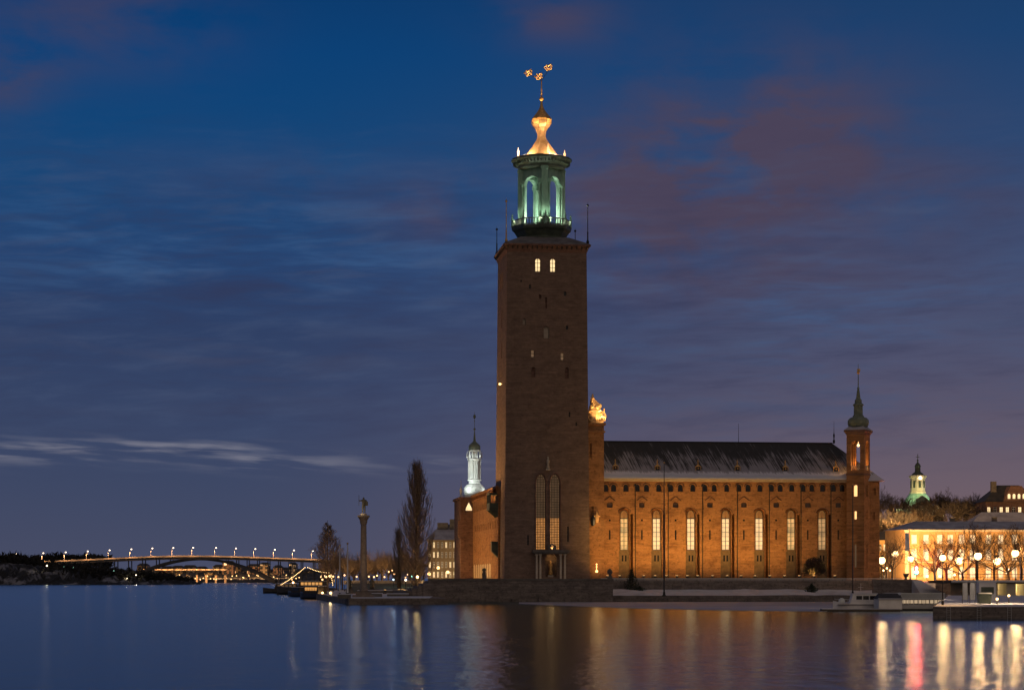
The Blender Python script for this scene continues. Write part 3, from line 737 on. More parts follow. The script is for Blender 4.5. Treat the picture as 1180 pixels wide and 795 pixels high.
# ------------------------------------------------------------------ hall wing
FV = 2.5
def hp(px, py): u = uL(px, FV); return u, ZL(py, u, FV)
def fh(pxc, py0, py1, wm, arch=0, dep=.45, off=0):
    u = uL(pxc, FV)+off
    return (u-wm/2, u+wm/2, ZL(py1, u, FV), ZL(py0, u, FV), arch, dep)
TW = [719.6, 757, 796.6, 836.7, 875.4, 912.2, 947.9]
MD = [702.7, 739.8, 778.6, 818.2, 857.3, 894.5, 931, 966.1]
AR = [698.2, 707.1, 721.3, 734.6, 745.1, 759.2, 773, 784.1, 798.5, 812.4, 823.2, 837.6, 851.7, 862.1, 875.7, 889.2, 899.2, 912.5, 925.5, 935.7, 948, 960.6, 970.8]
PIPE = [732, 770, 809.6, 849.8, 886.5, 923, 957.5]
ZN = 4.15
HT = [(uL(p, FV)-1.2, uL(p, FV)+1.12, ZN+.3, ZL(585.5, 50, FV), .9, .85) for p in TW] + [(uL(p, FV)+1.25, uL(p, FV)+1.85, ZN+.7, ZL(592, 50, FV), .5, 1.9) for p in TW]  # second set: narrow deep slots added to hold a dark strip of shade
HM = [fh(p, 578.5, 584.5, 1.25, .5) for p in MD]
HS = [fh(p, 598.2, 600.4, .42, 0, .3) for p in MD]
HS2 = [fh(p, 610.5, 621.5, .36, 0, .4) for p in MD]
HA = [fh(p, 557.8, 566.2, 1.12, 1, .55) for p in AR]
U0, U1 = GU1-.3, uL(976.5, FV)
mb = MB()
wall_grid(mb, U0, U1, ZN, 25.9, HT+HM+HS+HS2+HA, lambda a, z, dpt: (a, FV+dpt, z), .45)
# corner block
CU1 = uL(1013.5, 1.9)
HC = [(78.9, 79.5, 8, 11.2, 0, .4), (80.4, 81.2, 22.6, 24.2, 1, .4), (80.4, 81.0, 17.2, 19, 0, .4)]
wall_grid(mb, U1, CU1, ZN, 25.9, HC, lambda a, z, dpt: (a, 1.9+dpt, z), .45)
mb.add([(U1, FV, ZN), (U1, 1.9, ZN), (U1, 1.9, 25.9), (U1, FV, 25.9)], [(0, 1, 2, 3)])
mb.add([(CU1, 1.9, ZN), (CU1, 21.5, ZN), (CU1, 21.5, 25.9), (CU1, 1.9, 25.9)], [(0, 1, 2, 3)])
mb.add([(CU1, 21.5, ZN), (U0, 21.5, ZN), (U0, 21.5, 25.9), (CU1, 21.5, 25.9)], [(0, 1, 2, 3)])
hw = mb.build('hall_wall', M['brick'], hall)
# brick hood moulds over niches and arches
M['soot_brick'] = mottled('sooty_brick', (.10, .05, .03), (.18, .09, .05), 1.5, .9)
M['brown_glass'] = mottled('brown_window', (.05, .03, .02), (.11, .07, .045), 1.5, .3)
for kind_, lst in (('a', HA), ('g', HM), ('t', TW)):
    m0 = None
    for h in lst:
        c = uL(h, FV)+.0 if kind_ == 't' else (h[0]+h[1])/2
        lc = (c, FV, ZL(585.5, 50, FV) if kind_ == 't' else h[3])
        if m0 is None:
            mb = MB()
            if kind_ == 'a': mb.path([(-.8*math.cos(math.pi*k/8), -.05, -.56+.8*math.sin(math.pi*k/8)) for k in range(9)], .11, 5)
            elif kind_ == 'g': mb.path([(-1.15, -.05, .35), (0, -.05, 1.25), (1.15, -.05, .35)], .11, 5)
            else: mb.path([(-1.35*math.cos(math.pi*k/10), -.04, -.95+1.35*.75*math.sin(math.pi*k/10)) for k in range(11)], .09, 5)
            m0 = mb.build('hood_mould', M['soot_brick'], hall, loc=lc)
        else: put(m0, hall, lc)
# small panes in arches and niches
aw = MB(); panel(aw, arch_poly(1.06, 1.5, 1), 0, .08, 0); aw.bb(-.04, .04, -.05, 0, 0, 1.45); aw.bb(-.5, .5, -.05, 0, .7, .78)
a0 = None
for h in HA:
    lc = ((h[0]+h[1])/2, FV+.40, h[2]+.02)
    if a0 is None: a0 = aw.build('arched_window', M['dark_glass'], hall, loc=lc)
    else: put(a0, hall, lc)
sw = MB(); sw.bb(-.6, .6, 0, .08, 0, .95); sw.bb(-.04, .04, -.04, 0, 0, .95)
s0 = None
for h in HM:
    lc = ((h[0]+h[1])/2, FV+.34, h[2]+.02)
    if s0 is None: s0 = sw.build('niche_window', M['brown_glass'], hall, loc=lc)
    else: put(s0, hall, lc)
# tall windows: pale frame and lit pane, stone panel and slit pair below
pan = MB(); pan.bb(-1.17, 1.09, .02, .5, 0, ZL(634.5, 50, FV)-ZN-.35)
zs = ZL(645, 50, FV)-ZN-.3
pan.bb(-.95, .95, -.12, .02, ZL(634.8, 50, FV)-ZN-.42, ZL(634.8, 50, FV)-ZN-.2)
def tall_window(u, zb, h_, mat_):
    """arched leaded window: bright lower lights, dim tracery in the head"""
    w_ = 1.75; pl = arch_poly(w_, h_, 1.3); sp = h_*.79
    mb = MB()
    n = len(pl); ins = [(x*.86, .1 + z*(1-.2/h_)) for x, z in pl]
    mb.add([(x, 0, z) for x, z in pl]+[(x, 0, z) for x, z in ins]+[(x, .14, z) for x, z in ins],
           [(i, (i+1) % n, n+(i+1) % n, n+i) for i in range(n)]+[(n+i, n+(i+1) % n, 2*n+(i+1) % n, 2*n+i) for i in range(n)])
    mb.bb(-.055, .055, .02, .12, .1, h_-.3); mb.bb(-.8, .8, .0, .13, sp-.09, sp+.09)
    for k in range(1, 7): mb.bb(-.8, .8, .03, .115, sp*k/7-.035, sp*k/7+.035)
    fo = mb.build('tall_window', M['wood'], hall, loc=(u, FV+.55, zb))
    m2 = MB(); m2.bb(-.84, .84, .10, .15, .04, sp); m2.build('pane', mat_, fo)
    m3 = MB(); panel(m3, [(x*.97, max(z, sp+.01)) for x, z in pl if True], .10, .15); m3.build('head_pane', M['lit_head'], fo)
    m4 = MB()
    for s_ in (-1, 1): m4.path([(s_*.42+.36*math.cos(math.pi*k/6), .05, sp+.25+.7*math.sin(math.pi*k/6)) for k in range(7)], .06, 4)
    m4.path([(0, .05, sp), (0, .05, h_-.1)], .06, 4); m4.path([(.3*math.cos(k*.785), .05, h_-.75+.3*math.sin(k*.785)) for k in range(9)], .05, 4)
    m4.build('tracery', M['brick'], fo)
M['lit_head'] = emit('dim_window_head', (1, .42, .10), .22, .5, .8, (.22, .13, .06))
dk = MB(); dk.bb(-.17, .17, 0, .05, 0, 2.05); dk0 = None
for h in HS2:
    lc = ((h[0]+h[1])/2, FV+.2, h[2]+.01)
    if dk0 is None: dk0 = dk.build('loophole', M['dark_glass'], hall, loc=lc)
    else: put(dk0, hall, lc)
dq = MB(); dq.bb(-.2, .2, 0, .05, 0, .40); dq0 = None
for h in HS:
    lc = ((h[0]+h[1])/2, FV+.12, h[2]+.005)
    if dq0 is None: dq0 = dq.build('vent', M['dark_glass'], hall, loc=lc)
    else: put(dq0, hall, lc)
p0 = d0 = None
W_RAND = ['lit_a', 'lit_b', 'lit_b', 'lit_b', 'lit_b', 'lit_a', 'lit_c']
M['lit_a'] = emit('lit_window_mixed', (1, .54, .18), 1.15, .95, .35)
M['lit_b'] = emit('lit_window_full', (1, .62, .29), 1.1, .5, .4)
M['lit_c'] = emit('lit_window_faint', (1, .54, .2), .75, .9, .4)
for i, p in enumerate(TW):
    u = uL(p, FV)
    lc = (u, FV+.38, ZN+.31)
    if p0 is None: p0 = pan.build('window_panel', M['niche_stone'], hall, loc=lc)
    else: put(p0, hall, lc)
    sl = MB()
    for s_ in (-1, 1): sl.bb(s_*.34-.17, s_*.34+.17, -.02, .04, 0, 1.3)
    if d0 is None: d0 = sl.build('slit_window', M['dark_glass'], hall, loc=(u, FV+.38, ZL(646.5, u, FV)))
    else: put(d0, hall, (u, FV+.38, ZL(646.5, u, FV)))
    zb = ZL(633.6, u, FV); zt = ZL(587.5, u, FV)
    tall_window(u, zb, zt-zb, M[W_RAND[i]])
pp = MB(); pp.tube((0, 0, ZN+.4), (0, 0, 24.6), .085, n=6); pp.box((0, 0, 24.6), (.4, .3, .4))
q0 = None
for p in PIPE:
    lc = (uL(p, FV), FV-.1, 0)
    if q0 is None: q0 = pp.build('downpipe', M['iron'], hall, loc=lc)
    else: put(q0, hall, lc)
mb = MB(); mb.bb(U0, U1, FV-.3, FV, 25.4, 25.65); mb.bb(U0, U1, FV-.6, FV+.1, 25.66, 25.95); mb.bb(U1-.1, CU1+.45, 1.35, 1.9, 25.6, 25.95); mb.bb(CU1, CU1+.5, 1.9, 21.5, 25.6, 25.95)
mb.build('eaves_cornice', M['stone'], hall)
# a plinth course and small foundation features
mb = MB(); mb.bb(U0, U1, FV-.18, FV, ZN, ZN+.62)
mb.build('plinth', M['stone_dark'], hall)
# roof
EU0, EU1, EV0, EV1, EZ, RZ_, RV = 18.4, CU1+.95, 1.55, 22.4, 26.0, 34.45, 11.9
RU1 = 74.4
mb = MB()
vs = [(EU0, EV0, EZ), (U1+.2, EV0, EZ), (U1+.2, .95, EZ-.25), (EU1, .95, EZ-.25), (EU1, EV1, EZ-.25), (EU0, EV1, EZ), (EU0, RV, RZ_), (RU1, RV, RZ_)]
mb.add(vs, [(0, 1, 7, 6), (1, 2, 3, 7), (3, 4, 7), (4, 5, 6, 7), (0, 6, 5), (0, 5, 4, 3, 2, 1)])
roof = mb.build('hall_roof', M['roof_snow'], hall)
mb = MB(); mb.tube((EU0, RV, RZ_+.05), (RU1, RV, RZ_+.05), .16, n=6); mb.lathe([(.2, 0), (.28, .6), (.1, 1.0), (.22, 1.8), (.06, 2.4), (.02, 5.0)], 8, (uL(961, RV), RV, RZ_))
mb.build('ridge', M['iron'], roof)
mb = MB(); rs = random.Random(2); n = 160                           # snow lying thick and uneven along the eaves
vs = []
for k in range(n+1):
    u = EU0+1.6+(U1-EU0-1.6)*k/n; w_ = .75+.22*math.sin(k*.31)+rs.uniform(-.12, .12); h_ = .20+.05*math.sin(k*.7)+rs.uniform(-.03, .03)
    zz_ = lambda v: EZ+(v-EV0)/(RV-EV0)*(RZ_-EZ)
    vs += [(u, EV0-.05, EZ-.02), (u, EV0-.08, EZ+h_), (u, EV0+w_*.6, zz_(EV0+w_*.6)+h_*.9), (u, EV0+w_+.4, zz_(EV0+w_+.4)-.02)]
mb.add(vs, [(k*4+j, (k+1)*4+j, (k+1)*4+j+1, k*4+j+1) for k in range(n) for j in range(3)])
mb.build('eaves_snow', M['snow_clean'], roof, smooth=True)
dm = MB()                                                         # gilded dormer ornament
dm.box((0, 0, .5), (1.0, .9, 1.0), 0, 1); dm.add([(-.75, -.5, 1.0), (.75, -.5, 1.0), (.75, .5, 1.0), (-.75, .5, 1.0), (0, -.5, 1.6), (0, .5, 1.6)], [(0, 1, 4), (3, 5, 2), (0, 4, 5, 3), (1, 2, 5, 4), (0, 3, 2, 1)], 0)
dm.lathe([(.12, 1.5), (.26, 1.8), (.1, 2.0), (.2, 2.3), (.02, 2.9)], 8); dm.path([(-.75, -.5, .1), (-.62, -.5, .55), (-.75, -.5, 1.0)], .1, 5); dm.path([(.75, -.5, .1), (.62, -.5, .55), (.75, -.5, 1.0)], .1, 5)
dm.ball((0, -.5, .55), .24, 8)
d0 = None
for p in (708.6, 757, 803.8, 849, 904.2, 962.2):
    u = uL(p, 4.6); vv = 4.2; z = EZ+(vv-EV0)/(RV-EV0)*(RZ_-EZ)
    if d0 is None: d0 = dm.build('dormer', [M['gold_rough'], M['iron']], roof, loc=(u, vv, z-.3)); d0.scale = (.8, .8, .85)
    else: put(d0, roof, (u, vv, z-.3))
mb = MB(); mb.tube((0, 0, 0), (0, 0, 4.2), .06, .03)
mb.build('antenna', M['iron'], roof, loc=(uL(851, RV), RV, RZ_))

# ------------------------------------------------------------------ stair turret with the open belvedere
TUc, TVc, S = uL(989, 1.6), 1.6, 3.95
YAW = R(-35) 
def face_fn(k, zoff=0, inset=0.0):
    a = YAW + k*math.pi/2
    tx, ty = math.cos(a), math.sin(a); nx, ny = math.sin(a), -math.cos(a)
    return lambda s_, z, dpt: (TUc + nx*(S/2-inset-dpt) + tx*s_, TVc + ny*(S/2-inset-dpt) + ty*s_, z+zoff)
mb = MB()
for k in range(4):
    hs = [(-.45, .45, 22.3, 24.9, 1, .5), (-.3, .3, 17.4, 19.2, 0, .5), (-.28, .28, 7, 12, 0, .35)] if k in (0, 1) else []
    wall_grid(mb, -S/2, S/2, ZN, 27.4, hs, face_fn(k), .5)
    hb = [(-1.05, 1.05, 28.0, 34.3, 1, .55)]
    wall_grid(mb, -S/2, S/2, 27.4, 36.2, hb, face_fn(k), .55, back=False)
    wall_grid(mb, -S/2+.55, S/2-.55, 27.4, 36.2, hb, face_fn(k, 0, .55), .01, back=False)
mb.prism([face_fn(k)(-S/2, 0, 0)[:2] for k in range(4)], 27.38, 27.42)
tur = mb.build('stair_turret', M['brick'], hall)
def rot_sq(hw): 
    return [(TUc+hw*math.sqrt(2)*math.cos(YAW+R(45)+k*math.pi/2), TVc+hw*math.sqrt(2)*math.sin(YAW+R(45)+k*math.pi/2)) for k in range(4)]
mb = MB(); mb.prism(rot_sq(2.0), 35.6, 36.2, top=rot_sq(2.35)); mb.prism(rot_sq(2.45), 36.2, 36.65); mb.prism(rot_sq(1.9), 36.65, 36.9)
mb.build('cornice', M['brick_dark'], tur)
mb = MB(); mb.prism(rot_sq(2.1), 26.9, 27.25)
mb.build('cornice', M['brick_dark'], tur)
mb = MB(); mb.prism(rot_sq(2.4), 36.66, 37.5, top=rot_sq(1.5)); mb.build('roof_skirt', M['roof_white'], tur)
bal = MB()
for i in range(7): bal.bb(-1.05+i*.35-.06, -1.05+i*.35+.06, -.06, .06, 0, 1.0)
bal.bb(-1.05, 1.05, -.09, .09, .95, 1.1)
for k in (0, 1):
    q_ = face_fn(k)(0, 0, .15); bal.build('balustrade', M['stone'], tur, loc=(q_[0], q_[1], 27.9), rz=YAW+k*math.pi/2)
mb = MB(); mb.lathe([(1.6, 37.2), (2.15, 37.5), (2.35, 38.1), (2.3, 38.8), (1.85, 39.3), (1.25, 39.5), (1.2, 39.8), (1.0, 39.95), (.98, 41.9), (1.2, 42.0), (1.15, 42.25), (.8, 42.5),
          (.75, 43.2), (.5, 43.5), (.38, 44.4), (.22, 45.6), (.3, 45.75), (.12, 46.0), (.08, 49.0), (.04, 51)], 12, (TUc, TVc, 0))
mb.build('spire', M['copper_grey'], tur)
mb = MB(); mb.ball((0, 0, 0), .34, 8); mb.box((.1, 0, .55), (.7, .1, .5)); mb.tube((0, 0, -.5), (0, 0, 1.7), .05)
mb.build('weathervane', M['gold_rough'], tur, loc=(TUc, TVc, ZL(429.5, 77, 2)))
mb = MB(); mb.ball((0, 0, 0), .3, 8); mb.tube((0, 0, .2), (0, 0, 2.0), .04); mb.build('hanging_lamp', M['lamp_small'], tur, loc=(TUc, TVc, 33.4))
lamp('belvedere_light', 'POINT', hall, (TUc, TVc, 29.2), 330, (1, .50, .15), .3)
M['turret_lit'] = emit('turret_window', (1, .58, .22), 1.4)
wn = MB(); panel(wn, arch_poly(.8, 2.4, 1), 0, .06)
q_ = face_fn(0)(0, 0, .4); wn.build('window', M['turret_lit'], tur, loc=(q_[0], q_[1], 22.35), rz=YAW)
wn = MB(); wn.bb(-.27, .27, 0, .06, 0, 1.7); q_ = face_fn(0)(0, 0, .4); wn.build('window', M['turret_lit'], tur, loc=(q_[0], q_[1], 17.42), rz=YAW)
q_ = face_fn(1)(0, 0, .4); wn.build('window', M['lit_amber'], tur, loc=(q_[0], q_[1], 17.42), rz=YAW+math.pi/2)
wn = MB(); wn.bb(-.25, .25, 0, .06, 0, 4.9); q_ = face_fn(0)(0, 0, .28); wn.build('window', M['lit_dim'], tur, loc=(q_[0], q_[1], 7.05), rz=YAW)

# ------------------------------------------------------------------ west wing, pavilion and white spire
WU = -.35
mb = MB()
arc = [(23.5+k*4.7, 26.9+k*4.7, 4.7, 8.0, .25, .6) for k in range(8)]
sm = [(14+k*4.6, 14.9+k*4.6, 15.6, 17.2, 0, .5) for k in range(10)]
sl = [(16.3+k*4.6, 16.8+k*4.6, 9.6, 14.4, 0, .4) for k in range(10)]
up = [(13+k*2.3, 14.2+k*2.3, 20.4, 22.0, 1, .5) for k in range(21)]
wall_grid(mb, 8.6, 61.5, 4.15, 24.0, arc+sm+sl+up, lambda a, z, dpt: (WU+dpt, a, z), .5)
mb.add([(WU, 8.6, 4.15), (1.0, 8.6, 4.15), (1.0, 8.6, 24.0), (WU, 8.6, 24.0)], [(0, 1, 2, 3)])
wing = mb.build('waterfront_wing', M['brick'], hall)
ao = MB(); ao.bb(-1.65, 1.65, 0, .06, 0, 3.25)
for i in range(5): ao.bb(-1.65+i*.82-.07, -1.65+i*.82+.07, -.03, 0, 0, 3.25, 1)
a0 = None
for h in arc:
    lc = (WU+.06, (h[0]+h[1])/2, h[2]+.02)
    if a0 is None: a0 = ao.build('arcade_window', [M['lit_amber'], M['wood']], wing, loc=lc, rz=R(-90))
    else: put(a0, wing, lc, R(-90))
uo = MB(); panel(uo, arch_poly(1.1, 1.5, 1), 0, .06); u0 = None
for h in up+sm:
    lc = (WU+.08, (h[0]+h[1])/2, h[2]+.03)
    if u0 is None: u0 = uo.build('window', M['dark_glass'], wing, loc=lc, rz=R(-90))
    else: put(u0, wing, lc, R(-90))
mb = MB(); mb.bb(WU-.6, WU+.2, 8.4, 61.5, 24.0, 24.5); mb.bb(WU-.3, WU, 8.6, 61.5, 22.9, 23.3)
for k in range(35): mb.bb(WU-.45, WU, 9+k*1.5, 9.3+k*1.5, 23.3, 24.0)
mb.build('cornice', M['brick'], wing)
mb = MB(); mb.add([(WU-.8, 8.3, 24.5), (WU-.8, 62, 24.5), (8, 62, 28.2), (8, 18.5, 28.2), (16, 62, 24.5), (16, 18.5, 24.5), (0, 18.5, 24.9)], [(0, 1, 2, 3, 6), (3, 2, 4, 5)])
mb.build('wing_roof', M['roof_white'], wing)
mb = MB()                                                         # bracketed iron-railed bay near the tower
bv0, bv1, bz0, bz1 = 8.9, 14.5, 19.8, 22.6
mb.bb(WU-1.9, WU, bv0, bv1, bz0-.4, bz0); mb.bb(WU-1.9, WU-.0, bv0, bv1, bz1+.1, bz1+.5)
for k in range(7):
    mb.bb(WU-1.85, WU-1.7, bv0+.1+k*.88, bv0+.25+k*.88, bz0, bz1+.1)
    if k < 3: mb.bb(WU-1.75+k*.6, WU-1.6+k*.6, bv0+.05, bv0+.2, bz0, bz1+.1)
mb.bb(WU-1.85, WU, bv0+.1, bv0+.2, bz0, bz0+1.1); mb.bb(WU-1.85, WU-1.72, bv0+.1, bv1-.1, bz0, bz0+1.1)
mb.add([(WU-2.1, bv0-.2, bz1+.5), (WU-2.1, bv1+.2, bz1+.5), (WU, bv1+.2, bz1+2.0), (WU, bv0-.2, bz1+2.0)], [(0, 1, 2, 3)])
for k in range(4): mb.add([(WU-1.8, bv0+.3+k*1.6, bz0-.4), (WU-1.8, bv0+.5+k*1.6, bz0-.4), (WU, bv0+.5+k*1.6, bz0-.4), (WU, bv0+.3+k*1.6, bz0-.4), (WU, bv0+.3+k*1.6, bz0-2), (WU, bv0+.5+k*1.6, bz0-2)], [(0, 1, 2, 3), (0, 3, 4), (1, 5, 2), (0, 4, 5, 1)])
mb.build('balcony', M['copper_dark'], wing)
mb = MB(); mb.bb(WU-1.3, WU, 9.4, 11.6, 10.6, 12.4); mb.bb(WU-1.4, WU, 9.3, 11.7, 12.4, 12.6); mb.add([(WU-1.3, 9.4, 10.6), (WU-1.3, 11.6, 10.6), (WU, 11.6, 10.6), (WU, 9.4, 10.6), (WU, 9.4, 9.2), (WU, 11.6, 9.2)], [(0, 3, 4), (1, 5, 2), (0, 4, 5, 1)])
mb.build('oriel', M['copper_dark'], wing)
pu0, pu1, pv0, pv1 = -3.4, 12.0, 61.5, 77.0
mb = MB(); pb = [(-2.4, -1.9, 20.2, 22.0, 1, .5), (-2.5, -1.9, 12, 14, 0, .4)]
wall_grid(mb, pu0, WU+.2, 4.15, 23.6, pb, lambda a, z, dpt: (a, pv0+dpt, z), .5)
wall_grid(mb, pv0, pv1, 4.15, 23.6, [(64+k*3.4, 65+k*3.4, 10, 14, 0, .4) for k in range(4)], lambda a, z, dpt: (pu0+dpt, a, z), .4)
mb.bb(pu0-.4, pu1, pv0-.4, pv1, 23.6, 24.2); mb.bb(pu0-.5, pu0, pv0+.2, pv0+1.6, 14.6, 18.6)
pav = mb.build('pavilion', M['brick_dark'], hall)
mb = MB(); panel(mb, [(-.75, 0), (.75, 0), (.75, .4), (0, 1.9), (-.75, .4)], 0, .12)
mb.build('gable_window', M['lit_pale'], pav, loc=(uL(540.2, pv0), pv0-.15, ZL(588, 0, pv0)))
mb = MB(); mb.tube((pu0+.2, pv0+.3, 24.2), (pu0+.2, pv0+.3, 26.4), .12); mb.lathe([(.3, 24.2), (.36, 26), (.1, 26.6), (.04, 28.2)], 8, (pu0+.2, pv0+.3, 0))
mb.build('finial', M['white'], pav)
SU, SV = uL(546.8, 75), 75
zz = lambda py: ZL(py, SU, SV)
mb = MB(); mb.bb(SU-2.7, SU+2.7, SV-2.7, SV+2.7, 23.9, zz(569))
mb.lathe([(2.65, zz(569)), (2.75, zz(566)), (2.55, zz(562)), (1.95, zz(558.5)), (1.5, zz(557.5)), (1.4, zz(554))], 16, (SU, SV, 0))
M['spire_white'] = mottled('pale_sheet_metal', (.62, .64, .60), (.75, .77, .72), .8, .5)
spire = mb.build('white_spire', M['spire_white'], hall)
mb = MB(); mb.lathe([(1.75, zz(554)), (1.8, zz(552.5)), (1.45, zz(552)), (1.45, zz(531)), (1.7, zz(530.5)), (1.75, zz(528.5)), (1.3, zz(528))], 12, (SU, SV, 0))
for k in range(8):
    a = k*math.pi/4+.39; mb.lathe([(.16, zz(552)), (.16, zz(531))], 6, (SU+1.5*math.cos(a), SV+1.5*math.sin(a), 0))
mb.build('drum', M['spire_white'], spire)
mb = MB()
for k in range(8):
    a = k*math.pi/4+.39; mb.lathe([(.2, zz(528)), (.14, zz(520))], 6, (SU+1.35*math.cos(a), SV+1.35*math.sin(a), 0))
    mb.lathe([(.12, zz(527.5)), (.18, zz(526)), (.03, zz(520))], 6, (SU+1.8*math.cos(a+.39), SV+1.8*math.sin(a+.39), 0))
mb.lathe([(1.55, zz(520)), (1.6, zz(519)), (1.35, zz(518))], 12, (SU, SV, 0)); mb.lathe([(.8, zz(528)), (.8, zz(520))], 10, (SU, SV, 0))
mb.build('gallery', M['spire_white'], spire)
mb = MB(); mb.lathe([(1.4, zz(518.2)), (1.5, zz(515)), (1.3, zz(512.5)), (.8, zz(510.5)), (.35, zz(508.5)), (.22, zz(503)), (.1, zz(497))], 12, (SU, SV, 0))
mb.ball((SU, SV, zz(494.5)), .3, 8); mb.tube((SU, SV, zz(497)), (SU, SV, zz(474)), .07, .03); mb.ball((SU, SV, zz(480)), .34, 8, sz=1.6); mb.ball((SU, SV, zz(485)), .16, 8)
mb.build('cupola', M['copper_grey'], spire)
for (du, dv_, z, e) in ((-2.2, -2.6, zz(567)+.6, 260), (2.4, -2.2, zz(567)+.6, 260), (-1.75, -1.9, zz(556)+.2, 120), (1.75, -1.9, zz(556)+.2, 120), (-1.1, -1.7, zz(528)+.4, 90), (1.1, -1.7, zz(528)+.4, 90)):
    lamp('spire_light', 'POINT', hall, (SU+du, SV+dv_, z), e*.12, (.92, 1, .95), .2)
lamp('spire_light', 'SPOT', hall, (SU-9, SV-12, 24.5), 8500, (.92, 1, .95), .3, (SU, SV, 31), 42, .6)

# ------------------------------------------------------------------ floodlights on the terrace
fl = MB(); fl.bb(-.28, .28, -.2, .2, .05, .4); fl.tube((0, 0, -.55), (0, 0, .1), .04)
glow = MB(); glow.bb(-.22, .22, -.15, .15, .402, .43)
fb0 = None
SPOTS = [700, 714, 728, 742, 755, 768, 780, 792, 804, 821, 838, 854, 870, 887, 904, 921, 938, 962]  # many of these are added between the real ones to even the wall light
for i, p in enumerate(SPOTS):
    u = uL(p, -7.0); loc = Wp(u, -7.0, 4.85)
    r = thing('floodlight', 'small floodlight on the terrace wall aimed up at the brick hall', 'floodlight', loc, TH, 'floodlights along the foot of the hall')
    if fb0 is None: fb0 = fl.build('housing', M['iron'], r); gl0 = glow.build('lens', M['lamp_small'], r)
    else: put(fb0, r); put(gl0, r)
    l = lamp('floodlight_beam', 'SPOT', hall, (u, -7.0, 5.4), 1850 if i < 14 else 1250, (1, .545, .145), .35, (u + (1.0 if i < 14 else -3.0), FV, 16.5), 120, .9)
for (u, v, z, e, tg, ang) in ((-24, 20, 2.2, 80000, (0, 9, 52), 62), (-20, 34, 2.2, 20000, (WU, 34, 14), 100), (-18, 52, 2.2, 16000, (WU, 52, 14), 100), (-20, 16, 2.2, 15000, (WU, 16, 14), 90)):
    r = thing('floodlight', 'small floodlight in the garden aimed at the side of the tower', 'floodlight', Wp(u, v, z-.45), TH, 'floodlights in the garden west of the tower')
    put(fb0, r); put(gl0, r)
    lamp('floodlight_beam', 'SPOT', hall, (u, v, z), e, (1, .55, .18), .35, tg, ang, .7)

# ------------------------------------------------------------------ trees
def bare_tree(seed, height, spread, trunk_frac=.28, levels=4, kids_n=(4, 6), up=.25, r0=.28, shape='round', thick=1.0):
    """returns (trunk MB, crown MB): a tapered trunk with limbs, and forking twigs"""
    rnd = random.Random(seed); tr = MB(); cr = MB()
    def grow(p, dv, L, r, lev):
        nseg = 3 if lev < 3 else 2
        pts = [p]; q = p; dd = dv.copy()
        for i in range(nseg):
            dd = (dd + Vector((rnd.uniform(-.16, .16), rnd.uniform(-.16, .16), up*.25))).normalized()
            q = q + dd*(L/nseg); pts.append(q)
        tgt = tr if lev <= 1 else cr
        for i in range(nseg):
            a = r*(1-.75*i/nseg); b = r*(1-.75*(i+1)/nseg)
            tgt.tube(pts[i], pts[i+1], a, b, 5 if lev <= 1 else 3)
        if lev >= levels: return
        k = rnd.randint(*kids_n)
        for j in range(k):
            t = .28 + .72*(j+rnd.random()*.7)/k; t = min(t, 1)
            i = min(int(t*nseg), nseg-1); pp = pts[i].lerp(pts[i+1], t*nseg-i)
            ang = R(rnd.uniform(22, 58)); az = rnd.uniform(0, 2*math.pi)
            o = dd.orthogonal().normalized(); o = Matrix.Rotation(az, 3, dd) @ o
            nd = (dd*math.cos(ang) + o*math.sin(ang) + Vector((0, 0, up))).normalized()
            grow(pp, nd, L*rnd.uniform(.48, .72)*(1.15-.35*t), max(r*.45, .018*thick), lev+1)
    th = height*trunk_frac
    q = Vector((0, 0, -.3)); top = Vector((rnd.uniform(-.2, .2), rnd.uniform(-.2, .2), th))
    tr.tube(q, top, r0*1.25, r0*.9, 8)
    n = 7 if shape == 'round' else 5
    if shape == 'tall':
        tip = Vector((top.x, top.y, height*.9)); tr.tube(top, tip, r0*.85, .05, 6)
        for j in range(54):
            t = j/54; a = rnd.uniform(0, 6.28); z = th + (height*.85-th)*t
            prof = min(1, .55+t*3)*(1-t)**.75*1.15+.06
            grow(Vector((top.x, top.y, z)), Vector((math.cos(a)*.75, math.sin(a)*.75, .62+.5*t)).normalized(), spread*prof*.78, r0*.35*(1.05-t), 2)
    else:
        for j in range(n):
            a = 2*math.pi*j/n + rnd.uniform(-.3, .3); inc = rnd.uniform(.25, 1.0) if j else 1.6
            grow(top - Vector((0, 0, rnd.uniform(0, th*.2))), Vector((math.cos(a), math.sin(a), inc*1.4)).normalized(), (height-th)*rnd.uniform(.42, .56), r0*.55, 1)
    return tr, cr
def tree_thing(name, label, mbs, loc, mats, group=None, rz=0, cat='tree', scale=None):
    r = thing(name, label, cat, loc, rz, group)
    mbs[0].build('trunk', mats[0], r); mbs[1].build('crown', mats[1], r)
    if scale: r.scale = scale
    return r
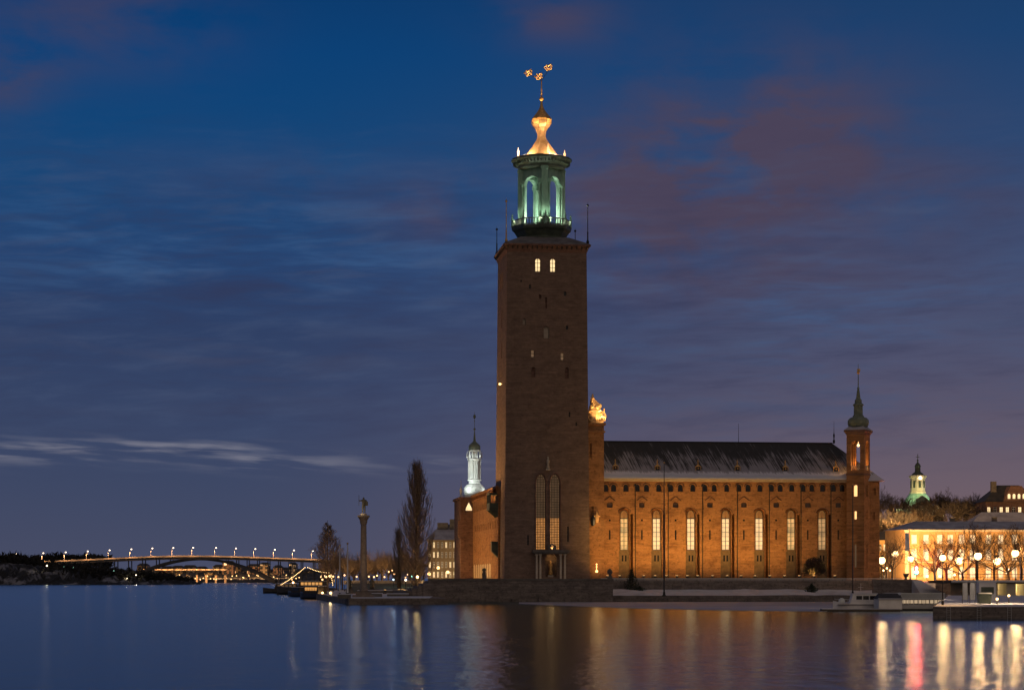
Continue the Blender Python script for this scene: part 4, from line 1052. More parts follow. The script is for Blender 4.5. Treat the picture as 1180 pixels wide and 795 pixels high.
# the tall fastigiate poplar
def poplar(seed, Ht, Rm, limbs, twigs):
    rnd = random.Random(seed); tr = MB(); cr = MB()
    tr.tube((0, 0, -.3), (0, 0, Ht*.5), .55, .3, 8); tr.tube((0, 0, Ht*.5), (.2, 0, Ht*.96), .3, .03, 6)
    for j in range(limbs):
        t = (j+rnd.random())/limbs; z = .6 + Ht*.86*t; a = rnd.uniform(0, 2*math.pi)
        prof = Rm*min(1, .6+t*4)*(1-t*.97)**.72
        end_r = prof*rnd.uniform(.45, 1.05); Lz = min(Ht*rnd.uniform(.13, .24), Ht-z)*(1 if t < .8 else .7)
        p0 = Vector((0, 0, z)); p1 = Vector((math.cos(a)*end_r*.75, math.sin(a)*end_r*.75, z+Lz*.45)); p2 = Vector((math.cos(a)*end_r, math.sin(a)*end_r, z+Lz))
        cr.tube(p0, p1, .09, .055, 4); cr.tube(p1, p2, .055, .02, 3)
        for k in range(twigs):
            u = rnd.random(); b = p0.lerp(p1, u*2) if u < .5 else p1.lerp(p2, u*2-1)
            e = b + Vector((rnd.gauss(0, .32)+math.cos(a)*.3, rnd.gauss(0, .32)+math.sin(a)*.3, rnd.uniform(.9, 2.4)))
            cr.tube(b, e, .035, .015, 3)
            for q in range(2):
                f = b.lerp(e, rnd.uniform(.2, .9)); cr.tube(f, f+Vector((rnd.gauss(0, .3), rnd.gauss(0, .3), rnd.uniform(.5, 1.3))), .024, .012, 3)
    return tr, cr
GZ = 1.13
M['twig_pale'] = mottled('pale_brown_twigs', (.19, .135, .095), (.27, .20, .14), .3, .9)
pY = 505
tree_thing('poplar_tree', 'very tall narrow bare poplar rising beside the brick tower', poplar(3, Z(531, pY)-GZ, 6.4, 250, 11), (X(480, pY), pY, GZ), (M['bark'], M['twig_pale']))
tree_thing('poplar_tree', 'short slim bare poplar just left of the very tall one', poplar(5, Z(612, pY+10)-GZ, 2.6, 70, 8), (X(460, pY+10), pY+10, GZ), (M['bark'], M['twig_pale']))
tY = 560
tree_thing('oak_tree', 'broad egg-shaped bare tree standing at the promenade left of the statue column', bare_tree(11, Z(590, tY)-GZ, 6.0, .12, 5, (4, 6), .35, .30, 'tall', 1.3), (X(377.5, tY), tY, GZ), (M['bark'], M['twig_pale']))
# row of clipped limes behind the lawn
def pollard(seed):
    rnd = random.Random(seed); tr = MB(); cr = MB()
    tr.tube((0, 0, -.2), (0, 0, 5.2), .24, .17, 7)
    for j in range(9):
        a = rnd.uniform(0, 6.28); e = Vector((math.cos(a)*rnd.uniform(.8, 2.6), math.sin(a)*rnd.uniform(.8, 2.6), rnd.uniform(6.2, 8.2)))
        tr.tube((0, 0, rnd.uniform(3.6, 5)), e, .12, .06, 4)
        for k in range(34):
            b = Vector((0, 0, 4.8)).lerp(e, rnd.uniform(.35, 1)); f = b + Vector((rnd.gauss(0, .9), rnd.gauss(0, .9), rnd.uniform(.6, 4.6)))
            if f.z > 12.2: f.z = 12.2-rnd.random()
            cr.tube(b, f, .04, .016, 3)
            g = b.lerp(f, .55); cr.tube(g, g+Vector((rnd.gauss(0, .7), rnd.gauss(0, .7), rnd.uniform(.2, 1.6))), .026, .014, 3)
    return tr, cr
lime = None
for i in range(15):
    Y = 612 + 9*math.sin(i*2.1); px = 388 + i*6.6
    l = (X(px, Y), Y, GZ)
    if lime is None: lime = tree_thing('lime_tree', 'bare clipped lime tree in the garden row behind the statue column', pollard(2), l, (M['bark'], M['twig_pale']), 'row of bare limes in the garden')
    else: copy_tree(lime, l, i*1.3, None, (1, 1, .92+.14*math.sin(i*1.7)))
# trees on the hillside and along the street at the right
protos = [tree_thing('hillside_tree', 'bare tree in the wood on the hillside above the yellow building', bare_tree(20+k, 15, 6, .22, 4, (4, 6), .2, .26, 'round', 2.2), (0, 0, 0), (M['bark'], M['twig_dark'] if k else M['twig']), 'bare trees of the hillside wood') for k in range(3)]
rnd = random.Random(8)
def hill_z(x, y):
    t = max(0, min(1, (y-575)/330)); e = max(0, min(1, (x-60)/60))
    return 2.0 + 27*t*t*(3-2*t)*e + 1.0*math.sin(x*.05+y*.03)*t
mb = MB(); n, m_ = 40, 24; vs = []
for i in range(n+1):
    for j in range(m_+1):
        x = 60 + 300*i/n; y = 565 + 445*j/m_; vs.append((x, y, hill_z(x, y)))
mb.add(vs, [(i*(m_+1)+j, (i+1)*(m_+1)+j, (i+1)*(m_+1)+j+1, i*(m_+1)+j+1) for i in range(n) for j in range(m_)])
M['hill'] = mottled('frosty_hillside', (.035, .03, .024), (.10, .09, .085), .12, .95)
tag(mb.build('hill', M['hill'], smooth=True), kind='structure')
cnt = 0
for row, (Y0, n, s0) in enumerate(((600, 15, .85), (650, 17, 1.0), (700, 18, 1.1), (760, 18, 1.15), (830, 15, 1.1), (890, 13, 1.1))):
    for i in range(n):
        Y = Y0 + rnd.uniform(-18, 18); px = 1006 + (1195-1006)*(i+rnd.uniform(.1, .9))/n
        x = X(px, Y)
        if row == 5 and 1035 < px < 1080: continue
        s = s0*rnd.uniform(.8, 1.15)
        if px < 1035 and row < 2: s *= .8
        l = (x, Y, hill_z(x, Y)-.2)
        if cnt < 3: o = protos[cnt]; o.location = l; o.scale = (s, s, s)
        else: copy_tree(protos[cnt % 3], l, rnd.uniform(0, 6.28), None, (s, s, s*rnd.uniform(.9, 1.1)))
        cnt += 1
sts = []
for i, (px, Y, py) in enumerate(((1022, 505, 596), (1028, 490, 612), (1078, 470, 592), (1091, 455, 590), (1110, 462, 596), (1126, 440, 586), (1146, 450, 592), (1163, 430, 584), (1177, 445, 588))):
    l = (X(px, Y), Y, 3.6); s = (Z(py, Y)-3.6)/14
    if i < 3: st0 = tree_thing('street_tree', 'bare street tree standing in front of the lit yellow building', bare_tree(41+i*7, 14, 5, (.20, .30, .16)[i], 4, (3, 5), (.12, .26, .06)[i], .22, 'round', 1.6), l, (M['bark'], M['twig']), 'bare trees along the street'); st0.scale = (s, s, s); sts.append(st0)
    else: c_ = copy_tree(sts[(i*2) % 3], l, i*1.9, None, (s*(1+.22*math.sin(i*2.7)), s*(1+.2*math.cos(i*1.9)), s)); c_.rotation_euler.x = .07*math.sin(i*3.1)
# dark round tree, bush and shrub before the hall
rt = bare_tree(60, 5.4, 2.4, .22, 4, (5, 7), .05, .12, 'round', 1.5)
rc = rt[1]; rr = random.Random(5)
for k in range(2600):
    a, b = rr.uniform(0, 6.28), rr.uniform(-1, 1); r = 2.35*rr.random()**.33
    c = Vector((r*math.sqrt(1-b*b)*math.cos(a), r*math.sqrt(1-b*b)*math.sin(a), 3.05 + r*b*.86)); s = .16
    e1 = Vector((rr.gauss(0, s), rr.gauss(0, s), rr.gauss(0, s))); e2 = Vector((rr.gauss(0, s), rr.gauss(0, s), rr.gauss(0, s)))
    rc.add([c, c+e1, c+e2], [(0, 1, 2)])
q = Wp(uL(939, -6.2), -6.2, 4.2)
tree_thing('round_tree', 'dark round-headed little tree in front of the brick hall', rt, q, (M['bark'], M['twig_dark']))
def shrub(name, label, px, v, z, hgt, rad, seed, n=900, cone=.6, cat='shrub', mat='ever'):
    rr = random.Random(seed); st = MB(); fo = MB()
    st.tube((0, 0, -.1), (0, 0, hgt*.7), .07, .03, 6)
    for k in range(n):
        t = rr.random(); a = rr.uniform(0, 6.28); r = rad*((1-t)*cone+(1-cone)*math.sin(math.pi*min(1, t+.1)))*rr.random()**.5
        c = Vector((r*math.cos(a)*(1+.3*math.sin(a*3)), r*math.sin(a), .1+hgt*t)); s = .15
        fo.add([c, c+Vector((rr.gauss(0, s), rr.gauss(0, s), rr.gauss(0, s))), c+Vector((rr.gauss(0, s), rr.gauss(0, s), rr.gauss(0, s)))], [(0, 1, 2)])
        if k % 12 == 0: st.tube((0, 0, hgt*t*.6), c, .03, .012, 3)
    r = thing(name, label, cat, Wp(uL(px, v), v, z), 0); st.build('stem', M['bark'], r); fo.build('foliage', M[mat], r)
shrub('conifer', 'dark young conifer growing on the snowy bank near the terrace corner', 728, -10.5, 2.0, 4.4, 1.7, 71, 1100, .5, 'conifer')
shrub('shrub', 'low dark shrub on the snow in front of the hall', 935, -13, 1.7, 1.6, 1.6, 72, 800, .2)
shrub('shrub', 'flat scrubby bush beside the young conifer', 737, -11.5, 1.9, 1.0, 1.5, 73, 500, .2)

# ------------------------------------------------------------------ masts and the statue column
def mast(label, px, Y, py0, py1, r, mat, name='flagpole', group=None):
    t = thing(name, label, 'pole', (X(px, Y), Y, Z(py1, Y)), 0, group); hh = Z(py0, Y)-Z(py1, Y)
    mb = MB(); mb.tube((0, 0, 0), (0, 0, hh), r, r*.45, 8); mb.build('pole', mat, t)
    mb = MB(); mb.lathe([(r*2.4, 0), (r*2.4, .15), (r*1.5, .25), (r*1.3, .8)], 8); mb.build('base', M['iron'], t)
    mb = MB(); mb.ball((0, 0, hh), r*1.1, 8); mb.build('finial', M['gold_rough'], t)
mast('tall dark flagpole in front of the brick hall nearest the tower', 765.3, 410, 533, 686.5, .17, M['hull_dark'])
mast('tall dark flagpole in front of the corner turret', 982.6, 417, 558, 686, .16, M['hull_dark'])
mast('pale flagpole at the promenade corner, left of the pair', 391.5, 372, 628, 688, .14, M['white'])
mast('pale flagpole at the promenade corner, right one beside the column', 400.5, 371, 626, 688, .17, M['white'])
cYv = 385.0
cx = X(419, cYv); kz = Z(690, cYv)
col = thing('statue_column', 'tall slender stone column with a standing bronze figure at the promenade edge', 'column', (cx, cYv, 1.12))
zt = Z(596, cYv)-1.12
mb = MB(); mb.lathe([(.78, 1.0), (.78, 1.3), (.64, 1.5), (.60, zt*.5), (.54, zt-1.6), (.54, zt-1.3)], 20)
M['granite_col'] = mottled('grey_brown_granite', (.16, .125, .10), (.25, .20, .16), 1.6, .7, 0, 7)
mb.build('shaft', M['granite_col'], col, smooth=True)
mb = MB(); mb.prism([(-2.0, -2.0), (2.0, -2.0), (2.0, 2.0), (-2.0, 2.0)], 0, .45); mb.prism([(-1.4, -1.4), (1.4, -1.4), (1.4, 1.4), (-1.4, 1.4)], .45, 1.0)
mb.build('plinth', M['granite_col'], col)
mb = MB(); mb.lathe([(.56, zt-1.35), (.68, zt-1.0), (.74, zt-.5), (.98, zt-.1), (1.02, zt+.05)], 16); mb.box((0, 0, zt+.22), (2.15, 2.15, .34))
mb.build('capital', M['granite_col'], col)
mb = MB(); mb.lathe([(.62, zt+.4), (.58, zt+.75), (.4, zt+.8)], 12); mb.build('pedestal', M['stone'], col)
# bronze figure: one skinned body
z0 = zt+.8
figs = [((-.16, -.1, 0), .15), ((-.17, -.02, .16), .12), ((-.18, 0, .75), .16), ((-.12, 0, 1.35), .21), ((0, 0, 1.5), .28), ((0, 0, 1.95), .29), ((0, 0, 2.3), .32), ((0, 0, 2.5), .16), ((0, -.03, 2.72), .19), ((0, -.03, 2.92), .13),
        ((.17, .06, 1.35), .21), ((.2, .12, .75), .16), ((.22, .1, .16), .12), ((.24, .0, 0), .15), ((.42, 0, 2.3), .15), ((.66, -.05, 1.95), .12), ((.5, -.32, 1.85), .10), ((-.42, 0, 2.3), .15), ((-.68, -.1, 2.2), .12), ((-.86, -.3, 2.35), .10)]
ed = [(0, 1), (1, 2), (2, 3), (3, 4), (4, 5), (5, 6), (6, 7), (7, 8), (8, 9), (4, 10), (10, 11), (11, 12), (12, 13), (6, 14), (14, 15), (15, 16), (6, 17), (17, 18), (18, 19)]
me = bpy.data.meshes.new('statue'); me.from_pydata([f_[0] for f_ in figs], ed, []); so = bpy.data.objects.new('statue', me); COL.objects.link(so); so.parent = col; so.location = (0, 0, z0+.1)
md = so.modifiers.new('skin', 'SKIN')
for i, f_ in enumerate(figs): me.skin_vertices[0].data[i].radius = (f_[1], f_[1])
me.skin_vertices[0].data[4].use_root = True
sd = so.modifiers.new('sub', 'SUBSURF'); sd.levels = 2; sd.render_levels = 2
M['bronze'] = mottled('bronze', (.09, .085, .06), (.17, .15, .10), 3, .45, .5); me.materials.append(M['bronze'])
mb = MB(); mb.tube((-.86, -.3, 1.3), (-.86, -.3, 3.3), .04); mb.box((.6, -.4, 1.7), (.5, .08, .8)); mb.build('staff_and_shield', M['bronze'], col, loc=(0, 0, z0+.1))
lamp('column_light', 'SPOT', None, (cx-1.2, cYv-9, 2.0), 900, (1, .62, .3), .2, (cx, cYv, 12), 70, .8)
lamp('column_light', 'POINT', None, (cx-1.35, cYv-1.35, 1.12+zt+1.4), 60, (1, .75, .45), .1)

# ------------------------------------------------------------------ garden and promenade on the left
mb = MB(); y0, y1 = 470, 560
mb.add([(X(405, y0), y0, 1.15), (X(492, y0), y0, 1.15), (X(492, y1), y1, 3.3), (X(400, y1), y1, 3.3), (X(400, y1), y1, 1), (X(492, y1), y1, 1)], [(0, 1, 2, 3), (3, 2, 5, 4)])
tag(mb.build('lawn', M['grass']), kind='structure')
def lowwall(label, px0, px1, Y, z0, z1, mat, d=.6):
    mb = MB(); mb.bb(X(px0, Y), X(px1, Y), Y, Y+d, z0, z1); o = mb.build('garden_wall', mat)
    c = MB(); c.bb(X(px0, Y)-.1, X(px1, Y)+.1, Y-.1, Y+d+.1, z1, z1+.14); c.build('coping', M['snow_clean'], o)
    return tag(o, label, 'wall')
lowwall('long low garden wall with a pale snowy top behind the statue column', 412, 468, 465, 1.1, 1.85, M['stone_dark'])
lowwall('pale garden wall at the head of the sloping lawn', 396, 488, 562, 3.0, 3.95, M['stone'])
lowwall('short dark parapet block at the promenade corner', 389, 402.5, 368.5, 1.05, 1.75, M['stone_dark'], 4)
lowwall('dark low bench wall to the right of the column foot', 424, 440, 392, 1.1, 1.75, M['stone_dark'], 1.2)
lowwall('dark low flowerbed edge near the terrace steps', 446, 470, 402, 1.1, 1.6, M['stone_dark'], 2)
# stands of the garden: small statue on a plinth
for i, (px, lab) in enumerate(((402.5, 'small garden statue on a block left of the column'), (428.5, 'small garden statue on a block right of the column'))):
    t = thing('garden_statue', lab, 'statue', (X(px, 470), 470, 1.1))
    mb = MB(); mb.box((0, 0, .6), (1.5, 1.2, 1.2)); mb.build('plinth', M['stone_dark'], t)
    mb = MB(); mb.lathe([(.5, 1.2), (.55, 1.6), (.4, 2.4), (.5, 3.0), (.3, 3.3), (.2, 3.4), (.26, 3.65), (.22, 3.9), (.03, 4.1)], 10); mb.tube((-.4, 0, 3.0), (-.8, -.2, 2.2), .14, .1); mb.tube((.4, 0, 3.0), (.75, -.3, 2.4), .14, .1)
    mb.build('figure', M['bronze'], t, smooth=True)
# small park lamps
pl = MB(); pl.tube((0, 0, 0), (0, 0, -1), .06, .07, 6)
gb = MB(); gb.ball((0, 0, 0), .30, 10)
def park_lamps(spots, name, label, cat, group, globe_mat, power, color, gr=1.0, ground=1.1, pmat='iron'):
    first = None
    for s in spots:
        px, py, Y = s[:3]; z = Z(py, Y); gz = s[3] if len(s) > 3 else ground
        r = thing(name, label, cat, (X(px, Y), Y, gz), 0, group); hh = z-gz
        if first is None:
            a = MB(); a.tube((0, 0, 0), (0, 0, 1), .07, .05, 6); a.lathe([(.16, 0), (.16, .06), (.08, .1)], 6)
            g = MB(); g.ball((0, 0, 0), .22*gr, 10)
            first = (a.build('post', M[pmat], r), g.build('globe', globe_mat, r))
            first[0].scale.z = hh; first[1].location.z = hh
        else:
            c = put(first[0], r); c.scale.z = hh; put(first[1], r, (0, 0, hh))
        if power: lamp('lamp_light', 'POINT', r, (0, -.5, hh), power, color, .3)
M['globe_warm'] = emit('warm_globe', (1, .50, .18), 3)
M['globe_cool'] = emit('cool_globe', (.55, .85, 1), 2.2)
M['globe_green'] = emit('greenish_globe', (.45, 1, .75), 1.6)
park_lamps([(376, 664.5, 540), (379.5, 663.5, 545), (384, 664, 540), (371.5, 667.5, 520), (397, 662.5, 560), (390, 664.5, 575), (434.5, 663, 560), (452, 657, 590), (454.5, 661, 580), (448, 658.5, 600), (467, 665, 560), (470, 661.5, 585),
            (431, 664.5, 580), (425, 664, 590), (458, 664.8, 570), (411, 664.2, 590), (443, 664.5, 600)],
           'park_lamp', 'small warm globe lamp among the bare limes of the garden', 'lamp', 'garden lamps under the limes', M['globe_warm'], 45, (1, .55, .2))
park_lamps([(481, 664.5, 480, 1.1)], 'park_lamp', 'bright orange globe lamp right under the tall poplar', 'lamp', None, M['globe_warm'], 350, (1, .6, .22), 1.5)
park_lamps([(453.5, 667.5, 520)], 'park_lamp', 'small bluish lamp on the lawn left of the poplar', 'lamp', None, M['globe_cool'], 120, (.6, .85, 1), 1.1)
park_lamps([(474, 664, 525)], 'park_lamp', 'small greenish lamp beside the poplar trunk', 'lamp', None, M['globe_green'], 120, (.5, 1, .8), 1.1)
park_lamps([(467.5, 668, 500)], 'park_lamp', 'white lamp low on the lawn left of the poplar', 'lamp', None, emit('white_globe', (1, .84, .62), 3), 90, (1, .85, .6), 1.2)
for px, Y in ((378, 548), (400, 590), (425, 596), (450, 596), (470, 520), (484, 492)):
    lamp('tree_fill', 'SPOT', None, (X(px, Y), Y-3, 2.2), 2600, (1, .58, .24), .3, (X(px, Y), Y+5, 11), 120, .6)  # unseen uplights added to warm the bare trees
# townhouse behind the poplar
def town_house(label, px0, px1, Y, py_eave, py_roof, wall, cols, rows, litfrac, seed, base=2.0, name='apartment_building', depth=16, wpx=None, lit='lit_pale', wsc=1.0):
    rr = random.Random(seed); x0, x1 = X(px0, Y), X(px1, Y); wdt = x1-x0; ez = Z(py_eave, Y); rz = Z(py_roof, Y+depth/2)
    t = thing(name, label, 'building', ((x0+x1)/2, Y, base))
    hh = ez-base; sx = wdt/cols; sz = hh/rows; ww, wh = min(1.3, sx*.5)*wsc, min(2.0, sz*.6)*wsc
    holes = []
    for c in range(cols):
        for r in range(rows):
            cx_ = -wdt/2+sx*(c+.5); cz = sz*(r+.5); holes.append((cx_-ww/2, cx_+ww/2, cz-wh/2, cz+wh/2, 0, .25))
    mb = MB(); wall_grid(mb, -wdt/2, wdt/2, 0, hh, holes, lambda a, z, d_: (a, d_, z), .25)
    for a, b in (((wdt/2, 0), (wdt/2, depth)), ((wdt/2, depth), (-wdt/2, depth)), ((-wdt/2, depth), (-wdt/2, 0))):
        mb.add([(*a, 0), (*b, 0), (*b, hh), (*a, hh)], [(0, 1, 2, 3)])
    mb.build('wall', wall, t)
    w1 = w2 = None
    for h in holes:
        on = rr.random() < litfrac
        lc = ((h[0]+h[1])/2, .14, h[2])
        src = w1 if on else w2
        if src is None:
            m = MB(); m.bb(-ww/2, ww/2, 0, .05, 0, wh, 1)
            for q in (-ww/2+.05, 0, ww/2-.05): m.bb(q-.05, q+.05, -.05, 0, 0, wh)
            for q in (.05, wh*.6, wh-.05): m.bb(-ww/2, ww/2, -.052, 0, q-.05, q+.05)
            src = m.build('window', [M['white'], M[lit] if on else M['dark_glass']], t, loc=lc)
            if on: w1 = src
            else: w2 = src
        else: put(src, t, lc)
    mb = MB(); o = .7; hx = min(wdt*.3, (rz-ez)*1.1)
    mb.add([(-wdt/2-o, -o, hh), (wdt/2+o, -o, hh), (wdt/2+o, depth+o, hh), (-wdt/2-o, depth+o, hh), (-wdt/2+hx, depth/2, rz-base), (wdt/2-hx, depth/2, rz-base)], [(0, 1, 5, 4), (1, 2, 5), (2, 3, 4, 5), (3, 0, 4), (0, 3, 2, 1)])
    return t, mb, wdt, hh
M['town_plaster'] = mottled('town_plaster', (.22, .16, .10), (.32, .24, .15), .3, .9)
t, mb, wd, hh = town_house('dim apartment block with lit windows and a snowy mansard behind the poplar', 493, 540, 575, 622, 604, M['town_plaster'], 10, 5, .5, 3, 1.5)
rf = mb.build('roof', M['roof_white'], t)
mb = MB(); mb.bb(-wd/2+6, -wd/2+10, 5, 9, hh+2, hh+6.0); mb.bb(wd/2-9, wd/2-6, 5, 8, hh+1, hh+5); mb.build('chimney', M['stone_dark'], rf)
lamp('street_light', 'SPOT', None, (X(500, 560), 560, 6), 2600, (1, .66, .3), .3, (X(500, 560), 570, 7), 160, .5)
lamp('street_light', 'SPOT', None, (X(517, 560), 560, 6), 2600, (1, .66, .3), .3, (X(517, 560), 570, 7), 160, .5)
park_lamps([(505, 654, 560), (516, 659, 560), (494.5, 661, 530)], 'street_lamp', 'bright street lamp in front of the apartment block behind the poplar', 'lamp', 'street lamps before the apartment block', M['lamp_small'], 0, (1, 1, 1), 1.9)

# ------------------------------------------------------------------ vessels at the left quay
def hull_mesh(L, B, D, nose=.35, sheer=.5):
    mb = MB(); n = 12; secs = []
    for i in range(n+1):
        t = i/n; x = -L/2+L*t
        w_ = B/2*(1 if t < 1-nose else max(.02, 1-((t-(1-nose))/nose)**1.8)) * (.85+.15*min(1, t*5))
        zt_ = D + sheer*max(0, (t-.5)/.5)**2
        secs.append([(x, -w_, zt_), (x, -w_*.85, D*.3), (x, 0, -.35), (x, w_*.85, D*.3), (x, w_, zt_)])
    vs = [p for s_ in secs for p in s_]
    fs = [(i*5+j, (i+1)*5+j, (i+1)*5+j+1, i*5+j+1) for i in range(n) for j in range(4)]
    fs += [(i*5+4, (i+1)*5+4, (i+1)*5, i*5) for i in range(n)] + [(0, 1, 2, 3, 4)]
    return mb.add(vs, fs)
def vessel(name, label, cat, loc, rz, L, B, D, hull_m, cabin=None, cabin_m=None, win_m=None, nose=.35, roof_m=None):
    t = thing(name, label, cat, loc, rz)
    hull_mesh(L, B, D, nose).build('hull', hull_m, t)
    if cabin:
        x0, x1, w_, h_ = cabin
        mb = MB(); mb.prism([(x0, -w_/2), (x1, -w_/2), (x1+.0, w_/2), (x0, w_/2)], D-.15, D+h_, top=[(x0+.2, -w_/2+.15), (x1-.5, -w_/2+.15), (x1-.5, w_/2-.15), (x0+.2, w_/2-.15)])
        c = mb.build('cabin', cabin_m, t)
        n = max(2, int((x1-x0)/1.3)); wo = MB(); wo.bb(-.42, .42, -.03, .03, 0, h_*.42); w0 = None
        for sd in (-1, 1):
            for k in range(n):
                q = (x0+.6+(x1-x0-1.5)*(k+.5)/n, sd*(w_/2-.07), D+h_*.42)
                if w0 is None: w0 = wo.build('window', win_m, c, loc=q)
                else: put(w0, c, q)
        mb = MB(); mb.bb(x0, x1-.3, -w_/2+.05, w_/2-.05, D+h_, D+h_+.12); mb.build('cabin_roof', roof_m or M['snow_clean'], t)
    return t
t = vessel('ship', 'dark ship strung with lights from its mast at the left quay', 'ship', (X(352, 590), 590, 0), R(172), 17, 4.8, 1.9, M['hull_dark'], (-6, 2, 3.2, 1.9), M['wood'], M['lit_amber'])
mz = Z(652.5, 590)
mb = MB(); mb.tube((-.2, 0, 1.5), (-.2, 0, mz), .12, .06); mb.tube((-.2, 0, 2.6), (-5.0, 0, 3.4), .09); mb.build('mast', M['wood'], t)
mb = MB(); sl = MB()
def string(a, b, sag, n):
    a, b = Vector(a), Vector(b); pts = []
    for i in range(n+1):
        q = a.lerp(b, i/n); q.z -= sag*4*(i/n)*(1-i/n); pts.append(q)
    mb.path(pts, .02, 3)
    for q in pts[1:-1]: sl.ball(q, .085, 5)
string((-.2, 0, mz), (7.6, 0, 2.6), .3, 22); string((-.2, 0, mz), (-7.5, 0, mz-1.8), .5, 16); string((-7.5, 0, mz-1.8), (-8.2, 0, 2.2), .1, 8)
mb.tube((-7.5, 0, 1.5), (-7.5, 0, mz-1.6), .08); mb.build('rigging', M['iron'], t)
M['bulb'] = emit('string_bulb', (1, .62, .25), 6)
sl.build('string_lights', M['bulb'], t)
vessel('moored_boat', 'dark cabin boat with amber windows lying at the quay left of the flagpoles', 'boat', (X(372, 466)-2.2, 466, 0), R(128), 11, 3.3, 1.2, M['hull_dark'], (-4, 2.6, 2.5, 1.7), M['wood'], M['lit_amber'])
vessel('moored_boat', 'small dark boat lying just beyond the amber-windowed one', 'boat', (X(351, 530)-2, 530, 0), R(126), 9, 2.8, 1.0, M['hull_dark'], (-3, 1.5, 2.1, 1.3), M['wood'], M['dark_glass'])
vessel('moored_boat', 'far dark boat at the outer end of the left quay', 'boat', (X(327, 640), 640, 0), R(185), 13, 3.6, 1.3, M['hull_dark'], (-4.5, 3, 2.6, 1.6), M['wood'], M['lit_dim'])
park_lamps([(371.6, 683, 462.5, 1.1), (381, 683, 425, 1.1)], 'quay_lamp', 'low bright warm lamp on the quay edge left of the flagpoles', 'lamp', 'low lamps on the left quay edge', M['lamp_small'], 90, (1, .6, .25), 1.3)
park_lamps([(337.8, 671, 640, .8)], 'quay_lamp', 'warm lamp at the outer tip of the left quay', 'lamp', None, M['lamp_small'], 350, (1, .6, .25), 1.6)
# ------------------------------------------------------------------ far shore, bridge and hills on the left
def far_hill(name, pts, Y, base_py, depth, mat, seed=1, bumps=1.0):
    rr = random.Random(seed); mb = MB(); n = 90; m_ = 10; vs = []
    def top(px):
        for (a, pa), (b, pb) in zip(pts[:-1], pts[1:]):
            if a <= px <= b: return pa+(pb-pa)*(px-a)/(b-a)
        return pts[-1][1]
    x0, x1 = pts[0][0], pts[-1][0]
    for i in range(n+1):
        px = x0+(x1-x0)*i/n; zt_ = Z(top(px), Y)
        for j in range(m_+1):
            t = j/m_; y = Y-depth*(1-t)
            zz_ = -1 + (zt_+1)*(t**.6) + bumps*(rr.uniform(-1, 1))*t*(1-t)*4
            vs.append((X(px, Y), y, zz_))
    mb.add(vs, [(i*(m_+1)+j, (i+1)*(m_+1)+j, (i+1)*(m_+1)+j+1, i*(m_+1)+j+1) for i in range(n) for j in range(m_)])
    mb.add([(X(px, Y), Y+d_, zz_) for px in (x0, x1) for d_, zz_ in ((0, -1), (220, -1))], [(0, 1, 3, 2)])
    return tag(mb.build(name, mat), kind='structure')
m, t_, p_ = newmat('snowy_rock')
nn = t_.noise(t_.coord(), .045, 6, .7); 
t_.put(p_.inputs['Base Color'], t_.mix(t_.ss(nn, .50, .62), (.018, .018, .018), (.22, .22, .24))); p_.inputs['Roughness'].default_value = .95
M['rock'] = m
far_hill('hill', [(-30, 645), (0, 648), (40, 650), (75, 655), (110, 657), (150, 663), (200, 668), (235, 671)], 1520, 671, 90, M['rock'], 4, 3.0)
def far_wood(name, label, pts, Y, seed, n, size):
    rr = random.Random(seed); mb = MB()
    for k in range(n):
        s_ = rr.random(); i = int(s_*(len(pts)-1)); f = s_*(len(pts)-1)-i
        px = pts[i][0]+(pts[i+1][0]-pts[i][0])*f; pt = pts[i][1]+(pts[i+1][1]-pts[i][1])*f; pb = pts[i][2]+(pts[i+1][2]-pts[i][2])*f
        t = rr.random()**.7; y = Y + rr.uniform(-25, 25)
        lump = 1.6*math.sin(px*.55)+1.1*math.sin(px*1.3+1)
        c = Vector((X(px, Y)+rr.uniform(-3, 3), y, Z(pb+(pt+lump*.6-pb)*t, Y)))
        e = lambda: Vector((rr.gauss(0, size), rr.gauss(0, size), rr.gauss(0, size)))
        mb.add([c, c+e(), c+e()], [(0, 1, 2)])
    return tag(mb.build(name, M['twig_far']), label, 'wood', None, 'stuff')
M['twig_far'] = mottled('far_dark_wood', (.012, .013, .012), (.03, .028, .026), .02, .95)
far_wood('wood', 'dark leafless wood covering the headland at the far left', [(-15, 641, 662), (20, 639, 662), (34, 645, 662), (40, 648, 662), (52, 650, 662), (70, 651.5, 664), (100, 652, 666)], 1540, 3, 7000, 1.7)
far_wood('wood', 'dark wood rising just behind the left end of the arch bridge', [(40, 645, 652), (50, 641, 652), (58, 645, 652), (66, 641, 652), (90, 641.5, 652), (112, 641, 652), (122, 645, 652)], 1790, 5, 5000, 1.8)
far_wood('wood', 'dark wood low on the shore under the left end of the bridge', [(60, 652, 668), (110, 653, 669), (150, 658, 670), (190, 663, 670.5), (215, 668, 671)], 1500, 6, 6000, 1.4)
far_hill('far_shore', [(140, 661), (180, 659), (230, 657), (280, 656), (330, 655), (380, 655)], 2150, 669, 140, M['hill'], 9, 1.0)
